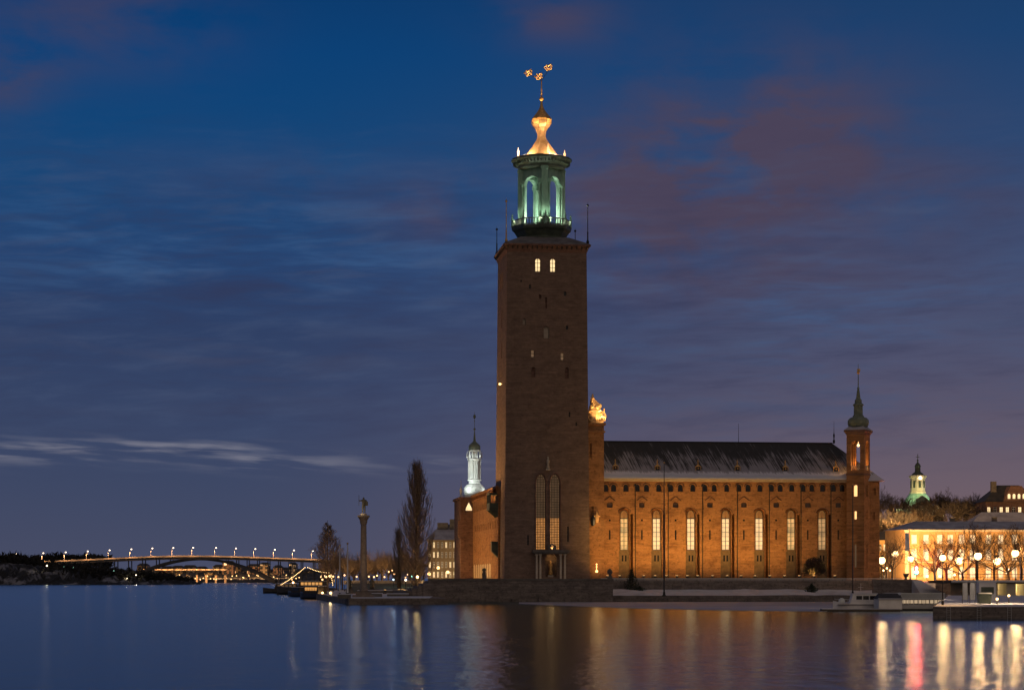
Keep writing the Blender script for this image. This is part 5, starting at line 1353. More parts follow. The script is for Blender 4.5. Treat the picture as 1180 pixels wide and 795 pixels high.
# bridge: deck curve through pixel points
BY = 1700.0
deck_px = [(20, 648.5), (60, 647.3), (100, 645.6), (140, 643.6), (180, 641.9), (215, 641.2), (250, 641.5), (290, 642.6), (340, 644.4), (400, 646.6), (520, 651.5)]
br = thing('arch_bridge', 'long low arch bridge with lamps crossing the water far off at the left', 'bridge', (0, BY, 0))
def deck_py(px):
    for (a, pa), (b, pb) in zip(deck_px[:-1], deck_px[1:]):
        if a <= px <= b:
            t = (px-a)/(b-a); return pa+(pb-pa)*t
mb = MB(); up_ = MB(); pts = [20+k*5 for k in range(99)]
for a, b in zip(pts[:-1], pts[1:]):
    xa, xb, za, zb = X(a, BY), X(b, BY), Z(deck_py(a), BY), Z(deck_py(b), BY)
    for y0_, y1_, lo, hi, tg_ in ((-10, 10, -2.0, -.2, mb), (-10.3, -9.7, -.2, 1.0, up_), (9.7, 10.3, -.2, 1.0, up_)):
        tg_.add([(xa, y0_, za+lo), (xb, y0_, zb+lo), (xb, y1_, zb+lo), (xa, y1_, za+lo), (xa, y0_, za+hi), (xb, y0_, zb+hi), (xb, y1_, zb+hi), (xa, y1_, za+hi)], [(0, 3, 2, 1), (4, 5, 6, 7), (0, 1, 5, 4), (2, 3, 7, 6)])
M['steel'] = mottled('grey_bridge_steel', (.045, .045, .05), (.07, .07, .07), .1, .7)
mb.build('deck', M['steel'], br); up_.build('parapet', M['stone'], br)
ax0, ax1, apy = 142, 318, 643.2
def arch_py(px):
    t = (px-(ax0+ax1)/2)/((ax1-ax0)/2); return apy + (669-apy)*t*t
for yy in (-7, 7):
    mb = MB(); ps = [ax0+(ax1-ax0)*k/40 for k in range(41)]
    for a, b in zip(ps[:-1], ps[1:]):
        xa, xb, za, zb = X(a, BY), X(b, BY), Z(arch_py(a), BY), Z(arch_py(b), BY)
        th = lambda px: 1.5 + 1.7*abs((px-230)/88)**1.5
        mb.add([(xa, yy-1, za-th(a)), (xb, yy-1, zb-th(b)), (xb, yy+1, zb-th(b)), (xa, yy+1, za-th(a)), (xa, yy-1, za+.2), (xb, yy-1, zb+.2), (xb, yy+1, zb+.2), (xa, yy+1, za+.2)], [(0, 3, 2, 1), (4, 5, 6, 7), (0, 1, 5, 4), (2, 3, 7, 6)])
    mb.build('arch_rib', M['steel'], br)
for k, px in enumerate([64, 82, 100, 118, 134, 150, 166, 182, 198, 262, 274, 286, 298, 310, 322, 334, 348, 362, 376, 392, 408, 424, 440, 456, 472, 488, 504]):
    bot = Z(arch_py(px), BY) if ax0 < px < ax1 else -1
    mb = MB(); tp_ = Z(deck_py(px), BY)-2.0
    for yy in (-7, 7):
        mb = MB(); mb.bb(X(px, BY)-.38, X(px, BY)+.38, yy-.5, yy+.5, min(bot, tp_-.5), tp_); mb.build('pier', M['steel'], br)
LP = [20.2, 51, 76.7, 102, 127, 151.9, 176, 200, 222.8, 249, 271.8, 294, 316.4, 338.3, 360]
M['bridge_lamp'] = emit('bridge_lamp', (1, .74, .50), 4)
f0 = None
for px in LP:
    zb = Z(deck_py(max(20.5, px)), BY); hh = 7.6
    r = thing('bridge_lamp', 'tall curved-arm street lamp on the deck of the arch bridge', 'street lamp', (X(px, BY), BY-9, zb), 0, 'lamps along the arch bridge')
    if f0 is None:
        a = MB(); a.path([(0, 0, 0), (0, 0, hh-1.2), (.35, 0, hh-.3), (1.1, 0, hh)], .16, 5); g = MB(); g.ball((1.3, 0, hh-.15), .62, 8, sz=.8)
        f0 = (a.build('post', M['pole'], r), g.build('lamp_head', M['bridge_lamp'], r))
    else: put(f0[0], r); put(f0[1], r)
    lamp('lamp_light', 'SPOT', r, (1.3, -2.6, hh-1.0), 9000, (1, .48, .2), .4, (1.3, -2.0, -4), 135, .3)
    lamp('lamp_light', 'POINT', r, (1.3, -1.6, hh-1.0), 60, (1, .55, .28), .4)
# far lit road and shore lamps
mb = MB(); fy = 1980
mb.bb(X(165, fy), X(262, fy), fy, fy+12, Z(656.6, fy), Z(655.5, fy)); 
for k in range(9): px = 170+k*11; mb.bb(X(px, fy)-1, X(px, fy)+1, fy+9.5, fy+11, -1, Z(657, fy))
o = mb.build('shore_viaduct', M['stone']); tag(o, 'pale low road viaduct lit orange on the far shore beneath the arch', 'viaduct')
for k in range(13): lamp('viaduct_light', 'SPOT', None, (X(167+k*7.5, fy), fy-5, Z(653.6, fy)), 7000, (1, .46, .16), .5, (X(167+k*7.5, fy), fy, -5), 125, .3)
rr = random.Random(12)
M['shore_lamp'] = emit('shore_lamp', (1, .55, .20), 3.5)
park_lamps([(rr.uniform(184, 345), rr.uniform(662, 668.3), 2000+rr.uniform(-30, 60)) for k in range(44)], 'shore_lamp', 'tiny warm street lamp on the far shore under the bridge', 'street lamp', 'street lamps of the far shore', M['shore_lamp'], 0, (1, 1, 1), 2.2, 0)
for k in range(12): lamp('shore_light', 'SPOT', None, (X(188+k*13, 2030), 2030, 9), 9000, (1, .55, .22), .5, (X(188+k*13, 2030), 2042, 0), 130, .4)
# far blocks with lit windows in the wall material
def lit_wall(name, wall, frac, cell=(5.0, 4.2)):
    m, t_, p_ = newmat(name); s = t_.sep(t_.coord())
    fx = t_.m('DIVIDE', t_.m('ADD', s[0], s[1]), cell[0]); fz = t_.m('DIVIDE', s[2], cell[1])
    cellv = t_.xyz(t_.m('FLOOR', fx), t_.m('FLOOR', fz))
    wn = t_.n.new('ShaderNodeTexWhiteNoise'); wn.noise_dimensions = '2D'; t_.l.new(cellv, wn.inputs['Vector'])
    ins = t_.m('MULTIPLY', t_.m('COMPARE', t_.m('FRACT', fx), .5, .27), t_.m('COMPARE', t_.m('FRACT', fz), .5, .3))
    on = t_.m('MULTIPLY', ins, t_.m('LESS_THAN', wn.outputs[0], frac))
    t_.put(p_.inputs['Base Color'], t_.mix(ins, wall, (.02, .02, .02)))
    t_.put(p_.inputs['Emission Color'], t_.mix(t_.m('FRACT', t_.m('MULTIPLY', wn.outputs[0], 37.0)), (1, .50, .16), (1, .72, .40)))
    t_.put(p_.inputs['Emission Strength'], t_.m('MULTIPLY', on, 2.2)); return m
lw = [lit_wall('lit_block_%s' % c, w_, f) for c, w_, f in (('ochre', (.30, .2, .1), .32), ('grey', (.22, .2, .18), .2), ('brick', (.25, .13, .08), .4))]
x = 158
k = 0
while x < 372:
    wpx = rr.uniform(7, 15); Y = 2070+rr.uniform(-25, 60); tpy = rr.uniform(652, 660) if k % 4 else rr.uniform(647.5, 652)
    if 195 < x < 225: tpy += 2
    w_ = X(x+wpx, Y)-X(x, Y); zt_ = Z(tpy, Y)
    t = thing('far_building', ['ochre', 'grey', 'brick'][k % 3]+' block with scattered lit windows on the far shore beyond the arch bridge', 'building', (X(x+wpx/2, Y), Y, 0), 0, 'lit blocks on the far shore')
    mb = MB(); mb.bb(-w_/2, w_/2, 0, 18, 0, zt_); mb.build('wall', lw[k % 3], t)
    mb = MB(); mb.prism([(-w_/2-.5, -.5), (w_/2+.5, -.5), (w_/2+.5, 18.5), (-w_/2-.5, 18.5)], zt_, zt_+2.5, top=[(-w_/2+2, 6), (w_/2-2, 6), (w_/2-2, 12), (-w_/2+2, 12)]); mb.build('roof', M['roof_dark'], t)
    x += wpx+rr.uniform(-2.5, 1.5); k += 1
mb = MB(); mb.tube((0, 0, 0), (0, 0, 9), .3, .2)
for k, (px, py, Y, e) in enumerate(((54, 651.5, 1480, 1), (146, 666, 1480, 1), (157, 662, 1480, 1), (74, 652.5, 1490, 0), (85, 653.5, 1490, 0), (131, 657.5, 1490, 0))):
    park_lamps([(px, py, Y, 1)], 'shore_lamp', ['greenish-white lamp on the wooded headland at left', 'warm twin lamp on the near shore beneath the bridge approach', 'warm lamp at the water beneath the bridge approach', 'faint lamp on the slope under the bridge start', 'second faint lamp on the slope under the bridge start', 'lone faint lamp halfway down the wooded bank'][k], 'lamp', None, M['bridge_lamp'] if e else M['globe_green'], 1200 if e else 0, (1, .8, .5), 2.6 if e else 1.6)

# ------------------------------------------------------------------ right: yellow building, street, church, quay
YY = 520.0
M['lit_room'] = emit('lit_room_window', (1, .72, .40), 1.5, .55, .5)
bx0 = X(1043, YY); bx1 = X(1243, YY); bz = 3.9
ez = Z(610, YY)
yb = thing('yellow_building', 'long three-storey yellow building brightly lit by street lamps', 'building', (bx0, YY, bz), R(2))
L = bx1-bx0; hh = ez-bz
cols = [1053.5, 1067.4, 1083.2, 1095.6, 1108.7, 1121.4, 1140, 1154.2, 1170.3, 1184, 1198, 1212]
rows = [(615.8, 626.5, 0), (632, 645.5, .6), (652.5, 666, .9)]
holes = []
for px in cols:
    for r0_, r1_, ar in rows:
        c = X(px, YY)-bx0; holes.append((c-.72, c+.72, Z(r1_, YY)-bz, Z(r0_, YY)-bz, ar, .3))
mb = MB(); wall_grid(mb, 0, L, 0, hh, holes, lambda a, z, d_: (a, d_, z), .3)
sd = -X(9.2+590, YY)/1.0
mb.add([(0, 0, 0), (sd*.06-1.95, 14, 0), (sd*.06-1.95, 14, hh), (0, 0, hh)], [(0, 1, 2, 3)])
mb.add([(L, 0, 0), (L, 14, 0), (L, 14, hh), (L, 0, hh), (-1.95, 14, 0), (-1.95, 14, hh)], [(0, 1, 2, 3), (1, 4, 5, 2)])
mb.build('wall', M['plaster'], yb)
wf = [None, None, None]
for h in holes:
    ri = [r_ for r_ in range(3) if abs((Z(rows[r_][1], YY)-bz)-h[2]) < .01][0]
    lc = ((h[0]+h[1])/2, .12, h[2]+.01)
    if wf[ri] is None:
        wf[ri] = glazed('window', yb, 1.40, h[3]-h[2]-.03, h[4] or .02, 2, 3, M['lit_room'], M['white'], lc, 0, .12)
        wp = kids(wf[ri])[0]
    else:
        c = put(wf[ri], yb, lc)
        for g in kids(wf[ri]): put(g, c)
mb = MB(); mb.bb(-.2, L+.2, -.35, 0, hh-.5, hh-.02); mb.bb(-.1, L, -.15, 0, hh*.36, hh*.36+.25); mb.build('cornice', M['plaster_pale'], yb)
for px in (1040.5+3.4,): 
    mb = MB(); mb.bb(0.02, .9, -.12, 0, 0, hh-.5); mb.build('quoin', M['plaster_pale'], yb)
mb = MB(); rz_ = Z(600.5, YY+7)-bz; o = .7
mb.add([(-o, -o, hh), (L+o, -o, hh), (L+o, 14+o, hh), (-1.95-o, 14+o, hh), (4.0, 7, rz_), (L-5, 7, rz_)], [(0, 1, 5, 4), (1, 2, 5), (2, 3, 4, 5), (3, 0, 4), (0, 3, 2, 1)])
rf = mb.build('roof', M['roof_white'], yb)
ch = MB(); ch.box((0, 0, 0), (1.2, .9, 2.0)); ch.box((0, 0, 1.05), (1.4, 1.1, .15)); c0 = None
for q in (14, 25, 36):
    if c0 is None: c0 = ch.build('chimney', M['stone_dark'], rf, loc=(q, 7.5, rz_))
    else: put(c0, rf, (q, 7.5, rz_))
# street ground, retaining wall and snowy steps
slab('street', [(X(1012, 432), 432), (X(1240, 432), 432), (X(1240, 545), 545), (X(1005, 545), 545)], 1.9, 3.9, M['snow'])
mb = MB(); mb.bb(X(1005, 425), X(1055, 425), 424, 425, 1.0, Z(668, 425)); o = mb.build('stone_wall', M['granite']); tag(o, 'stone quay wall between the hall corner and the snowy steps', 'wall')
mb = MB(); mb.bb(X(1005, 425)-.1, X(1055, 425)+.1, 423.9, 425.1, Z(668, 425), Z(667.5, 425)); mb.build('coping', M['stone'], o)
mb = MB(); mb.bb(X(1078, 425), X(1125, 425), 424, 425, 1.0, Z(668, 425)); o = mb.build('stone_wall', M['granite']); tag(o, 'stone quay wall under the street right of the snowy steps', 'wall')
mb = MB()
for k in range(12):
    t = k/11; y = 424-9*t; z = Z(668, 425)-(Z(668, 425)-1.4)*t
    mb.bb(X(1055, 420), X(1066+18*t, 420), y-.8, y, .5, z)
tag(mb.build('snowy_steps', M['snow']), 'broad snow-covered steps coming down from the street to the boats', 'steps')
t = thing('planter', 'large dark urn planter on the stone wall beside the snowy steps', 'planter', (X(1044, 424.5), 424.5, Z(667.5, 425)))
mb = MB(); mb.lathe([(.3, 0), (.35, .1), (.18, .3), (.5, .8), (.62, 1.2), (.55, 1.25)], 12); mb.build('urn', M['stone_dark'], t)
# street lamps
def street_lamp(label, px, py, Y, gz, power, gr=.5, group=None, aim=None, beam=0):
    t = thing('street_lamp', label, 'street lamp', (X(px, Y), Y, gz), 0, group); hh = Z(py, Y)-gz
    mb = MB(); mb.lathe([(.16, 0), (.16, .5), (.09, .7), (.06, hh-gr-.1), (.14, hh-gr)], 8); mb.build('post', M['iron'], t)
    mb = MB(); mb.ball((0, 0, hh), gr, 12); mb.build('globe', M['lamp'], t)  # most globes are oversized to stand in for the glow around the lamp
    mb = MB(); mb.lathe([(gr*.6, hh+gr*.8), (gr*.35, hh+gr*1.15), (.03, hh+gr*1.5)], 10); mb.build('cap', M['iron'], t)
    if power: lamp('lamp_light', 'POINT', t, (0, -gr-.25, hh), power*.42, (1, .52, .19), .4)
    if beam: lamp('lamp_beam', 'SPOT', t, (0, gr+.3, hh) if aim[1] > 0 else (0, 0, hh-gr-.25), beam*.36, (1, .54, .20), .4, Vector((0, 0, hh))+Vector(aim), 150, .5)
street_lamp('bright street lamp close to the dark right edge of the brick hall', 1016, 645.5, 470, 3.9, 4200, .85, None, (6, 14, -4), 9000)
street_lamp('bright street lamp left of the yellow building, second from the brick hall', 1031.5, 638, 512, 3.9, 4200, .85, None, (10, 14, -3), 30000)
street_lamp('street lamp before the left corner of the yellow building, above the urn', 1049.5, 643.5, 500, 3.9, 4200, .8, None, (2, 14, -3), 24000)
street_lamp('tall lamp on the near quay in front of the middle of the yellow building', 1086.3, 642.5, 250, 1.4, 800, .40, None, (-3, -.5, -6), 5000)
street_lamp('extra street lamp added behind bare branches to light the middle of the yellow building', 1105, 645.5, 498, 3.9, 6000, 1.0, None, (0, 14, -3), 36000)  # rear lamp added for its beam on the facade
street_lamp('very bright street lamp nearest the right edge, before the yellow building', 1170, 637.5, 426, 3.9, 7000, .8)
street_lamp('very bright street lamp in front of the bare trees before the yellow building', 1127, 640.5, 426, 3.9, 7000, .8)
street_lamp('extra street lamp added behind bare branches to light the yellow building further right', 1149, 646, 498, 3.9, 6000, 1.0, None, (0, 14, -3), 36000)  # also added behind the trees to brighten the facade
park_lamps([(1018, 657, 480), (1022, 654.5, 480), (1025.5, 657, 482)], 'street_lamp', 'globe of a three-armed lamp between the hall and the yellow building', 'street lamp', 'cluster lamps beside the hall', M['lamp'], 90, (1, .65, .3), .9, 3.9)
park_lamps([(1083, 664, 500), (1163, 656, 500), (1160, 659.5, 495), (1100, 662, 505), (1068, 663.5, 505)], 'street_lamp', 'low white lamp at street level before the yellow building', 'street lamp', 'low street-level lamps', M['lamp_white'], 130, (1, .8, .55), 1.2, 3.9)
park_lamps([(1149, 690, 262, 1.4), (1162.5, 686, 275, 1.4)], 'quay_lamp', 'low post lamp shining on the near right quay', 'lamp', 'low lamps of the near quay', M['lamp_small'], 70, (1, .66, .3), .8)
lamp('quay_fill', 'SPOT', None, (X(1162, 262), 262, 8.5), 5200, (1, .7, .42), .3, (X(1150, 262), 264, 1), 145, .7)  # unseen spot added to brighten the near quay
lamp('quay_fill', 'SPOT', None, (X(1070, 312), 312, 6), 3600, (1, .74, .5), .3, (X(1070, 312)-2, 313, 1), 140, .6)  # unseen spot added to brighten the landing and the boats
t = thing('traffic_light', 'traffic light showing red and green before the yellow building', 'traffic light', (X(1056, 455), 455, 3.9))
mb = MB(); mb.tube((0, 0, 0), (0, 0, 1.6), .08); mb.bb(-.42, .42, 0, .35, 1.5, 3.6); mb.build('housing', M['iron'], t)
mb = MB(); mb.ball((0, -.12, 3.1), .36, 12); mb.build('red_lens', M['red'], t)
mb = MB(); mb.ball((0, -.12, 2.1), .42, 12); mb.build('green_lens', M['teal'], t)
lamp('signal_light', 'POINT', t, (0, -.9, 3.1), 4500, (1, .04, .05), .3); lamp('signal_light', 'POINT', t, (0, -.9, 2.1), 160, (.1, 1, .7), .3)
# banner poles by the corner of the yellow building
t = thing('banner_pole', 'white pole with a hanging blue banner at the corner of the yellow building', 'banner', (X(1048, 478), 478, 3.9))
mb = MB(); mb.tube((0, 0, 0), (0, 0, Z(608, 478)-3.9), .09, .06); mb.build('pole', M['pole'], t)
M['blue_cloth'] = mottled('blue_cloth', (.10, .17, .36), (.16, .26, .48), 1.2, .9)
mb = MB(); zt_ = Z(614, 478)-3.9; vs = []
for i in range(9):
    for j in range(3): vs.append((-.1-.45*j, .12*math.sin(i*.8+j), zt_-.52*i))
mb.add(vs, [(i*3+j, i*3+j+1, (i+1)*3+j+1, (i+1)*3+j) for i in range(8) for j in range(2)]); so_ = mb.build('banner', M['blue_cloth'], t)
sm_ = so_.modifiers.new('thick', 'SOLIDIFY'); sm_.thickness = .04
fp0 = None
for px, py in ((1077.5, 640), (1115.5, 640), (1175.5, 645)):
    t = thing('banner_pole', 'plain white pole standing along the street before the yellow building', 'pole', (X(px, 440), 440, 3.9), 0, 'plain white poles')
    if fp0 is None: m = MB(); m.tube((0, 0, 0), (0, 0, Z(640, 440)-3.9), .11, .08); fp0 = m.build('pole', M['white'], t)
    else: put(fp0, t)
# street bridge at the right edge
by = 395.0
sb = thing('road_bridge', 'road bridge with a pale edge beam and railing leaving at the right edge', 'bridge', (0, by, 0))
zdk = lambda px: Z(668.5-1.2*(px-1095)/85*0 , by)
mb = MB(); x0, x1 = X(1096, by), X(1250, by)
mb.bb(x0, x1, 0, 22, 3.7, 4.25); mb.build('deck', M['stone_dark'], sb)
mb = MB(); mb.bb(x0, x1, -.35, 0, 3.95, 4.35); mb.build('edge_beam', M['white'], sb)
mb = MB(); mb.bb(x0, x1, -.2, -.12, 5.45, 5.53); mb.bb(x0, x1, -.2, -.12, 4.9, 4.95)
for k in range(40): mb.bb(x0+k*.7, x0+k*.7+.05, -.19, -.13, 4.35, 5.45)
mb.build('railing', M['iron'], sb)
pp_ = None
for px in (1126, 1145, 1166, 1190):
    if pp_ is None: m = MB(); m.bb(-.9, .9, .5, 20, -1, 3.7); pp_ = m.build('pier', M['plaster_pale'], sb, loc=(X(px, by), 0, 0))
    else: put(pp_, sb, (X(px, by), 0, 0))
mb = MB(); mb.bb(X(1118, 419), X(1260, 419), 419, 420, .8, 3.9); tag(mb.build('abutment_wall', M['plaster_pale']), 'pale wall lit yellow beneath the road bridge', 'wall')
for px in (1136, 1156, 1176): lamp('underbridge_light', 'POINT', None, (X(px, 408), 408, 3.0), 2600, (1, .72, .3), .3)
# near quay at the right with its kiosk, crates and signs
qY = 238.0
slab('near_quay', [(X(1075, qY), qY), (X(1260, qY), qY), (X(1260, 392), 392), (X(1090, 392), 392)], -1.5, 1.40, M['granite'])
mb = MB(); mb.prism([(X(1077, qY+1.5), qY+1.5), (X(1258, qY+1.5), qY+1.5), (X(1250, 390), 390), (X(1093, 390), 390)], 1.40, 1.45); tag(mb.build('quay_snow', M['snow']), kind='structure')
t = thing('kiosk', 'grey flat-roofed kiosk with snow on top on the near quay', 'kiosk', (X(1136, 290), 290, 1.4))
mb = MB(); mb.box((0, 0, 1.35), (2.4, 2.0, 2.7)); mb.build('wall', M['white'], t); mb = MB(); mb.box((0, 0, 2.8), (2.7, 2.3, .16)); mb.build('roof', M['snow_clean'], t)
mb = MB(); mb.bb(-.9, .9, -1.05, -1.0, 1.1, 2.1); mb.build('shutter', M['copper_dark'], t)
t = thing('waste_container', 'dark square waste container standing before the grey kiosk', 'container', (X(1134, 262), 262, 1.4))
mb = MB(); mb.prism([(-.75, -.6), (.75, -.6), (.75, .6), (-.75, .6)], .1, 1.35, top=[(-.85, -.7), (.85, -.7), (.85, .7), (-.85, .7)]); mb.build('bin_body', M['copper_dark'], t)
mb = MB(); mb.prism([(-.9, -.75), (.9, -.75), (.9, .75), (-.9, .75)], 1.35, 1.5, top=[(-.8, -.6), (.8, -.6), (.8, .6), (-.8, .6)]); mb.build('lid', M['hull_dark'], t)
mb = MB(); 
for x_ in (-.6, .6): mb.tube((x_, -.55, .08), (x_, -.4, .08), .09)
mb.build('wheel', M['iron'], t)
for px, lab in ((1112, 'blue-grey upright sign panel on two posts, left of the pair on the quay'), (1120.5, 'blue-grey upright sign panel, right of the pair on the quay')):
    t = thing('sign_panel', lab, 'sign', (X(px, 268), 268, 1.4))
    mb = MB(); mb.bb(-.3, .3, -.05, .05, .5, 2.75); mb.build('panel', M['blue_cloth'] if False else mottled('slate_panel', (.05, .06, .085), (.08, .09, .12), 1, .5), t)
    mb = MB()
    for x_ in (-.34, .34): mb.tube((x_, 0, 0), (x_, 0, 2.8), .04)
    mb.build('post', M['iron'], t)
ld = MB()
for x_ in (-.22, .22): ld.tube((x_, -.08, -.3), (x_, -.08, 1.5), .03, n=5)
for k in range(6): ld.tube((-.22, -.08, -.1+k*.28), (.22, -.08, -.1+k*.28), .02, n=4)
l0 = None
for px in (1093, 1128, 1163):
    l = (X(px, qY), qY, 0)
    if l0 is None: l0 = tag(ld.build('quay_ladder', M['pole'], loc=l), 'short steel ladder fixed to the face of the near quay', 'ladder', 'ladders on the near quay')
    else: o = l0.copy(); COL.objects.link(o); o.location = l
# boats at the right
pn = thing('pontoon', 'long dark floating pontoon in front of the moored launch', 'pontoon', (X(982, 292), 292, 0))
mb = MB(); mb.bb(X(946, 292)-X(982, 292), X(1036, 292)-X(982, 292), -1, 1, -.2, .32); mb.build('deck', M['wood'], pn)
mb = MB(); mb.bb(X(947, 292)-X(982, 292), X(1036, 292)-X(982, 292), -.85, .85, .32, .37); mb.build('snow', M['snow'], pn)
t = vessel('motor_launch', 'snow-dusted motor launch with a raked cabin lying at the pontoon', 'boat', (X(988, 300), 300, 0), R(180), 7.2, 2.5, .95, M['white'], (-3.2, 1.3, 2.1, 1.45), M['white'], M['dark_glass'], .4)
mb = MB(); mb.bb(-3.4, 3.0, -1.3, 1.3, .80, .9); mb.build('rubbing_strake', M['hull_dark'], t)
mb = MB(); mb.ball((2.3, 0, 1.35), .5, 10); mb.build('fender', M['spire_white'], t)
mb = MB(); mb.path([(3.4, .0, 1.7), (2.4, -.95, 1.65), (1.2, -1.2, 1.6), (-3.2, -1.2, 1.55)], .03, 5); mb.path([(3.4, .0, 1.7), (2.4, .95, 1.65), (1.2, 1.2, 1.6), (-3.2, 1.2, 1.55)], .03, 5)
for k in range(7):
    for s_ in (-1, 1): mb.tube((-3.0+k*.85, s_*1.2, .95), (-3.0+k*.85, s_*1.2, 1.57), .02, n=4)
mb.build('guard_rail', M['white'], t)
mb = MB(); mb.tube((-.5, 0, 2.5), (-.5, 0, 4.0), .04, .02); mb.tube((-.9, 0, 3.4), (-.1, 0, 3.4), .02); mb.build('mast', M['white'], t)
t = thing('boathouse_barge', 'white boxy floating boathouse with a dark snow-rimmed roof beside the launch', 'houseboat', (X(1023.5, 296), 296, 0), R(3))
w_ = 27*296/F
mb = MB(); mb.bb(-w_/2, w_/2, -1.4, 1.8, .25, 1.75); mb.build('wall', M['white'], t)
mb = MB(); mb.bb(-w_/2, w_/2, -1.5, 1.9, -.3, .25); mb.build('hull', M['hull_dark'], t)
mb = MB(); mb.add([(-w_/2-.1, -1.6, 1.75), (w_/2+.1, -1.6, 1.75), (w_/2+.1, 2, 1.75), (-w_/2-.1, 2, 1.75), (-w_/2+.3, .2, 2.55), (w_/2-.3, .2, 2.55)], [(0, 1, 5, 4), (1, 2, 5), (2, 3, 4, 5), (3, 0, 4), (0, 3, 2, 1)]); mb.build('roof', M['roof_dark'], t)
mb = MB(); mb.bb(-w_/2-.15, w_/2+.15, -1.7, -1.45, 1.73, 1.83); mb.build('roof_snow', M['snow_clean'], t)
M['canvas'] = mottled('mauve_canvas', (.10, .09, .13), (.16, .14, .19), 1, .9)
M['pale_gap'] = emit('lit_gap_glow', (1, .72, .44), .4)  # glow that stands for lit snow behind the open gap
t = thing('passenger_boat', 'long low passenger boat with a railed snowy upper deck moored at right', 'boat', (X(1062, 300), 300, 0), 0)
w_ = 52*300/F; hm = hull_mesh(w_+1, 3.4, .9, .2, .2); hm.build('hull', M['white'], t)
mb = MB(); mb.bb(-w_/2+.2, w_/2-.4, -.2, 1.45, .8, 1.72); c_ = mb.build('cabin', M['hull_dark'], t)
wo = MB(); wo.bb(-.24, .24, -.03, .03, 0, .5); w0 = None
for k in range(10):
    q = (-w_/2+.7+k*.58, -.21, 1.05)
    if w0 is None: w0 = wo.build('window', M['pale_gap'], c_, loc=q)  # glowing panels put in the gap under the deck, not real windows
    else: put(w0, c_, q)
mb = MB(); mb.bb(-w_/2, w_/2-.2, -1.6, 1.6, 1.66, 1.78); mb.build('deck', M['snow_clean'], t)
mb = MB()
for k in range(9): mb.bb(-w_/2+.3+k*.76, -w_/2+.36+k*.76, -1.5, -1.44, .85, 1.66)
mb.build('post', M['white'], t)
mb = MB(); fr_ = MB()
for k in range(44):
    x_ = -w_/2+k*(w_-.2)/44; mb.bb(x_, x_+.075, -1.62, -1.58, 1.78, 2.5)
mb.bb(-w_/2, w_/2-.2, -1.57, -1.53, 1.78, 2.46, 1); mb.bb(-w_/2, w_/2-.2, -1.66, -1.52, 2.5, 2.58); mb.build('railing', [M['spire_white'], M['canvas']], t)
# church on the hill
CY = 920.0; cX = X(1057.5, CY); kk = CY/F; zc = lambda py: Z(py, CY)-26
ch_ = thing('church', 'floodlit church dome with a yellow lantern on the hill behind the yellow building', 'church', (cX, CY, 26), R(6))
mb = MB(); mb.bb(-8, 8, -8, 8, 0, zc(582.5)); mb.bb(-11, 11, -3.5, 3.5, 0, zc(586)); mb.build('wall', M['plaster_pale'], ch_)
mb = MB(); mb.lathe([(6.4, zc(583)), (6.3, zc(579)), (5.6, zc(575)), (4.4, zc(571)), (3.6, zc(568.5))], 16); mb.build('dome', M['copper'], ch_)
mb = MB(); mb.add([(-3.1, -7.4, zc(584)), (3.1, -7.4, zc(584)), (3.1, -7.4, zc(577)), (0, -7.4, zc(571.5)), (-3.1, -7.4, zc(577)), (-3.1, -2, zc(577)), (3.1, -2, zc(577)), (0, -2, zc(571.5))], [(0, 1, 2, 3, 4), (4, 3, 7, 5), (3, 2, 6, 7)]); mb.build('gable', M['roof_dark'], ch_)
mb = MB(); mb.lathe([(3.7, zc(569)), (3.7, zc(566.5)), (3.3, zc(566)), (3.3, zc(551)), (3.9, zc(550)), (3.9, zc(548)), (3.2, zc(547.5))], 8, rot=R(22.5)); dr = mb.build('lantern', M['plaster_pale'], ch_)
mb = MB()
for k in range(8): a = R(45)*k-math.pi/2; mb.box((3.08*math.cos(a), 3.08*math.sin(a), zc(558)), (.3, 1.0, 3.2), a)
mb.build('opening', M['copper_dark'], dr)
mb = MB(); mb.ball((0, -3.9, zc(551)), .75, 10); mb.build('clock', M['lamp_white'], dr)
mb = MB(); mb.lathe([(3.0, zc(547.5)), (2.4, zc(545.5)), (1.5, zc(544)), (1.3, zc(543)), (1.3, zc(538)), (1.5, zc(537.5)), (1.1, zc(535)), (.4, zc(533)), (.15, zc(531)), (.1, zc(527))], 10); mb.ball((0, 0, zc(530.5)), .45, 8); mb.box((0, 0, zc(526.5)), (1.7, .2, .22)); mb.box((0, 0, zc(526.5)), (.25, .22, 2.6)); mb.build('cupola', M['copper_dark'], ch_)
for (dx, dy, z, e, cl) in ((-8, -8.6, zc(577), 1400, (.8, 1, .55)), (8, -8.6, zc(577), 2200, (.85, 1, .7)), (-4.5, -8, zc(567), 420, (1, .8, .3)), (4.5, -8, zc(567), 420, (1, .8, .3)), (0, -6.5, zc(567), 200, (1, .85, .35))):
    lamp('church_light', 'POINT', ch_, (dx, dy, z), e, cl, .3)
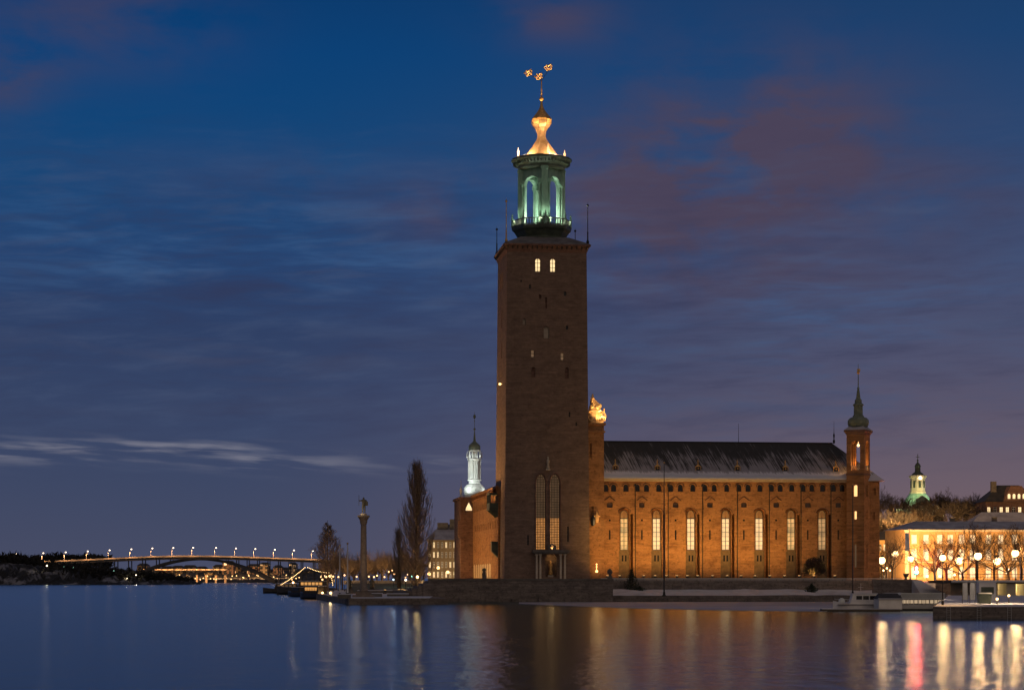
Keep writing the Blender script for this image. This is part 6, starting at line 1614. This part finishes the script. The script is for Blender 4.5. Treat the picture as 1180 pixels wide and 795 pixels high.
# hill building with gable at the top right
t, mb, wd, hh = town_house('brown gabled house with lit windows high on the hill at the right edge', 1136, 1200, 800, 578, 559, M['brick_dark'], 9, 2, .6, 9, 22, 'gabled_house', 18, None, 'lit_pale', 1.1)
rf = mb.build('roof', M['roof_dark'], t)
mb = MB(); g0, g1 = -4.5, 6.5; gz = hh+6.2
mb.add([(g0, -.4, hh-.5), (g1, -.4, hh-.5), ((g0+g1)/2+2.2, -.4, gz), ((g0+g1)/2-2.2, -.4, gz), (g0, 6, hh-.5), (g1, 6, hh-.5), ((g0+g1)/2+2.2, 6, gz), ((g0+g1)/2-2.2, 6, gz)], [(0, 1, 2, 3), (0, 3, 7, 4), (1, 5, 6, 2), (3, 2, 6, 7)]); gb_ = mb.build('gable', M['brick_dark'], t)
wo = MB(); panel(wo, arch_poly(1.0, 1.9, 1), 0, .1); w0 = None
for k in range(4):
    q = (g0+2.6+k*1.95, -.52, hh+1.2)
    if w0 is None: w0 = wo.build('window', M['lit_pale'], gb_, loc=q)
    else: put(w0, gb_, q)
mb = MB(); mb.bb(-7.5, -5.5, 5, 7, hh+3, hh+8.2); mb.build('chimney', M['stone_dark'], rf)
t, mb, wd, hh = town_house('low dark house with a snowy roof on the slope behind the bare street trees', 1120, 1200, 690, 604, 590, M['stone_dark'], 12, 2, .25, 19, 9, 'hillside_house', 14)
mb.build('roof', M['roof_white'], t)
t, mb, wd, hh = town_house('pale house with a few lit windows between the hall and the hillside', 1012, 1036, 610, 622, 612, M['plaster'], 5, 3, .4, 29, 2.5, 'hillside_house', 12)
mb.build('roof', M['roof_dark'], t)
for px, Y, z, e in ((1016, 575, 9, 14000), (1075, 585, 14, 30000), (1150, 640, 22, 12000), (1110, 600, 18, 30000), (1040, 640, 16, 40000), (1090, 720, 30, 60000), (1030, 740, 30, 60000), (1160, 700, 30, 14000)):
    lamp('hillside_fill', 'SPOT', None, (X(px, Y), Y, z), e, (1, .55, .2), .4, (X(px, Y), Y+10, z+3), 165, .4)  # unseen spots added to warm the trees on the slope
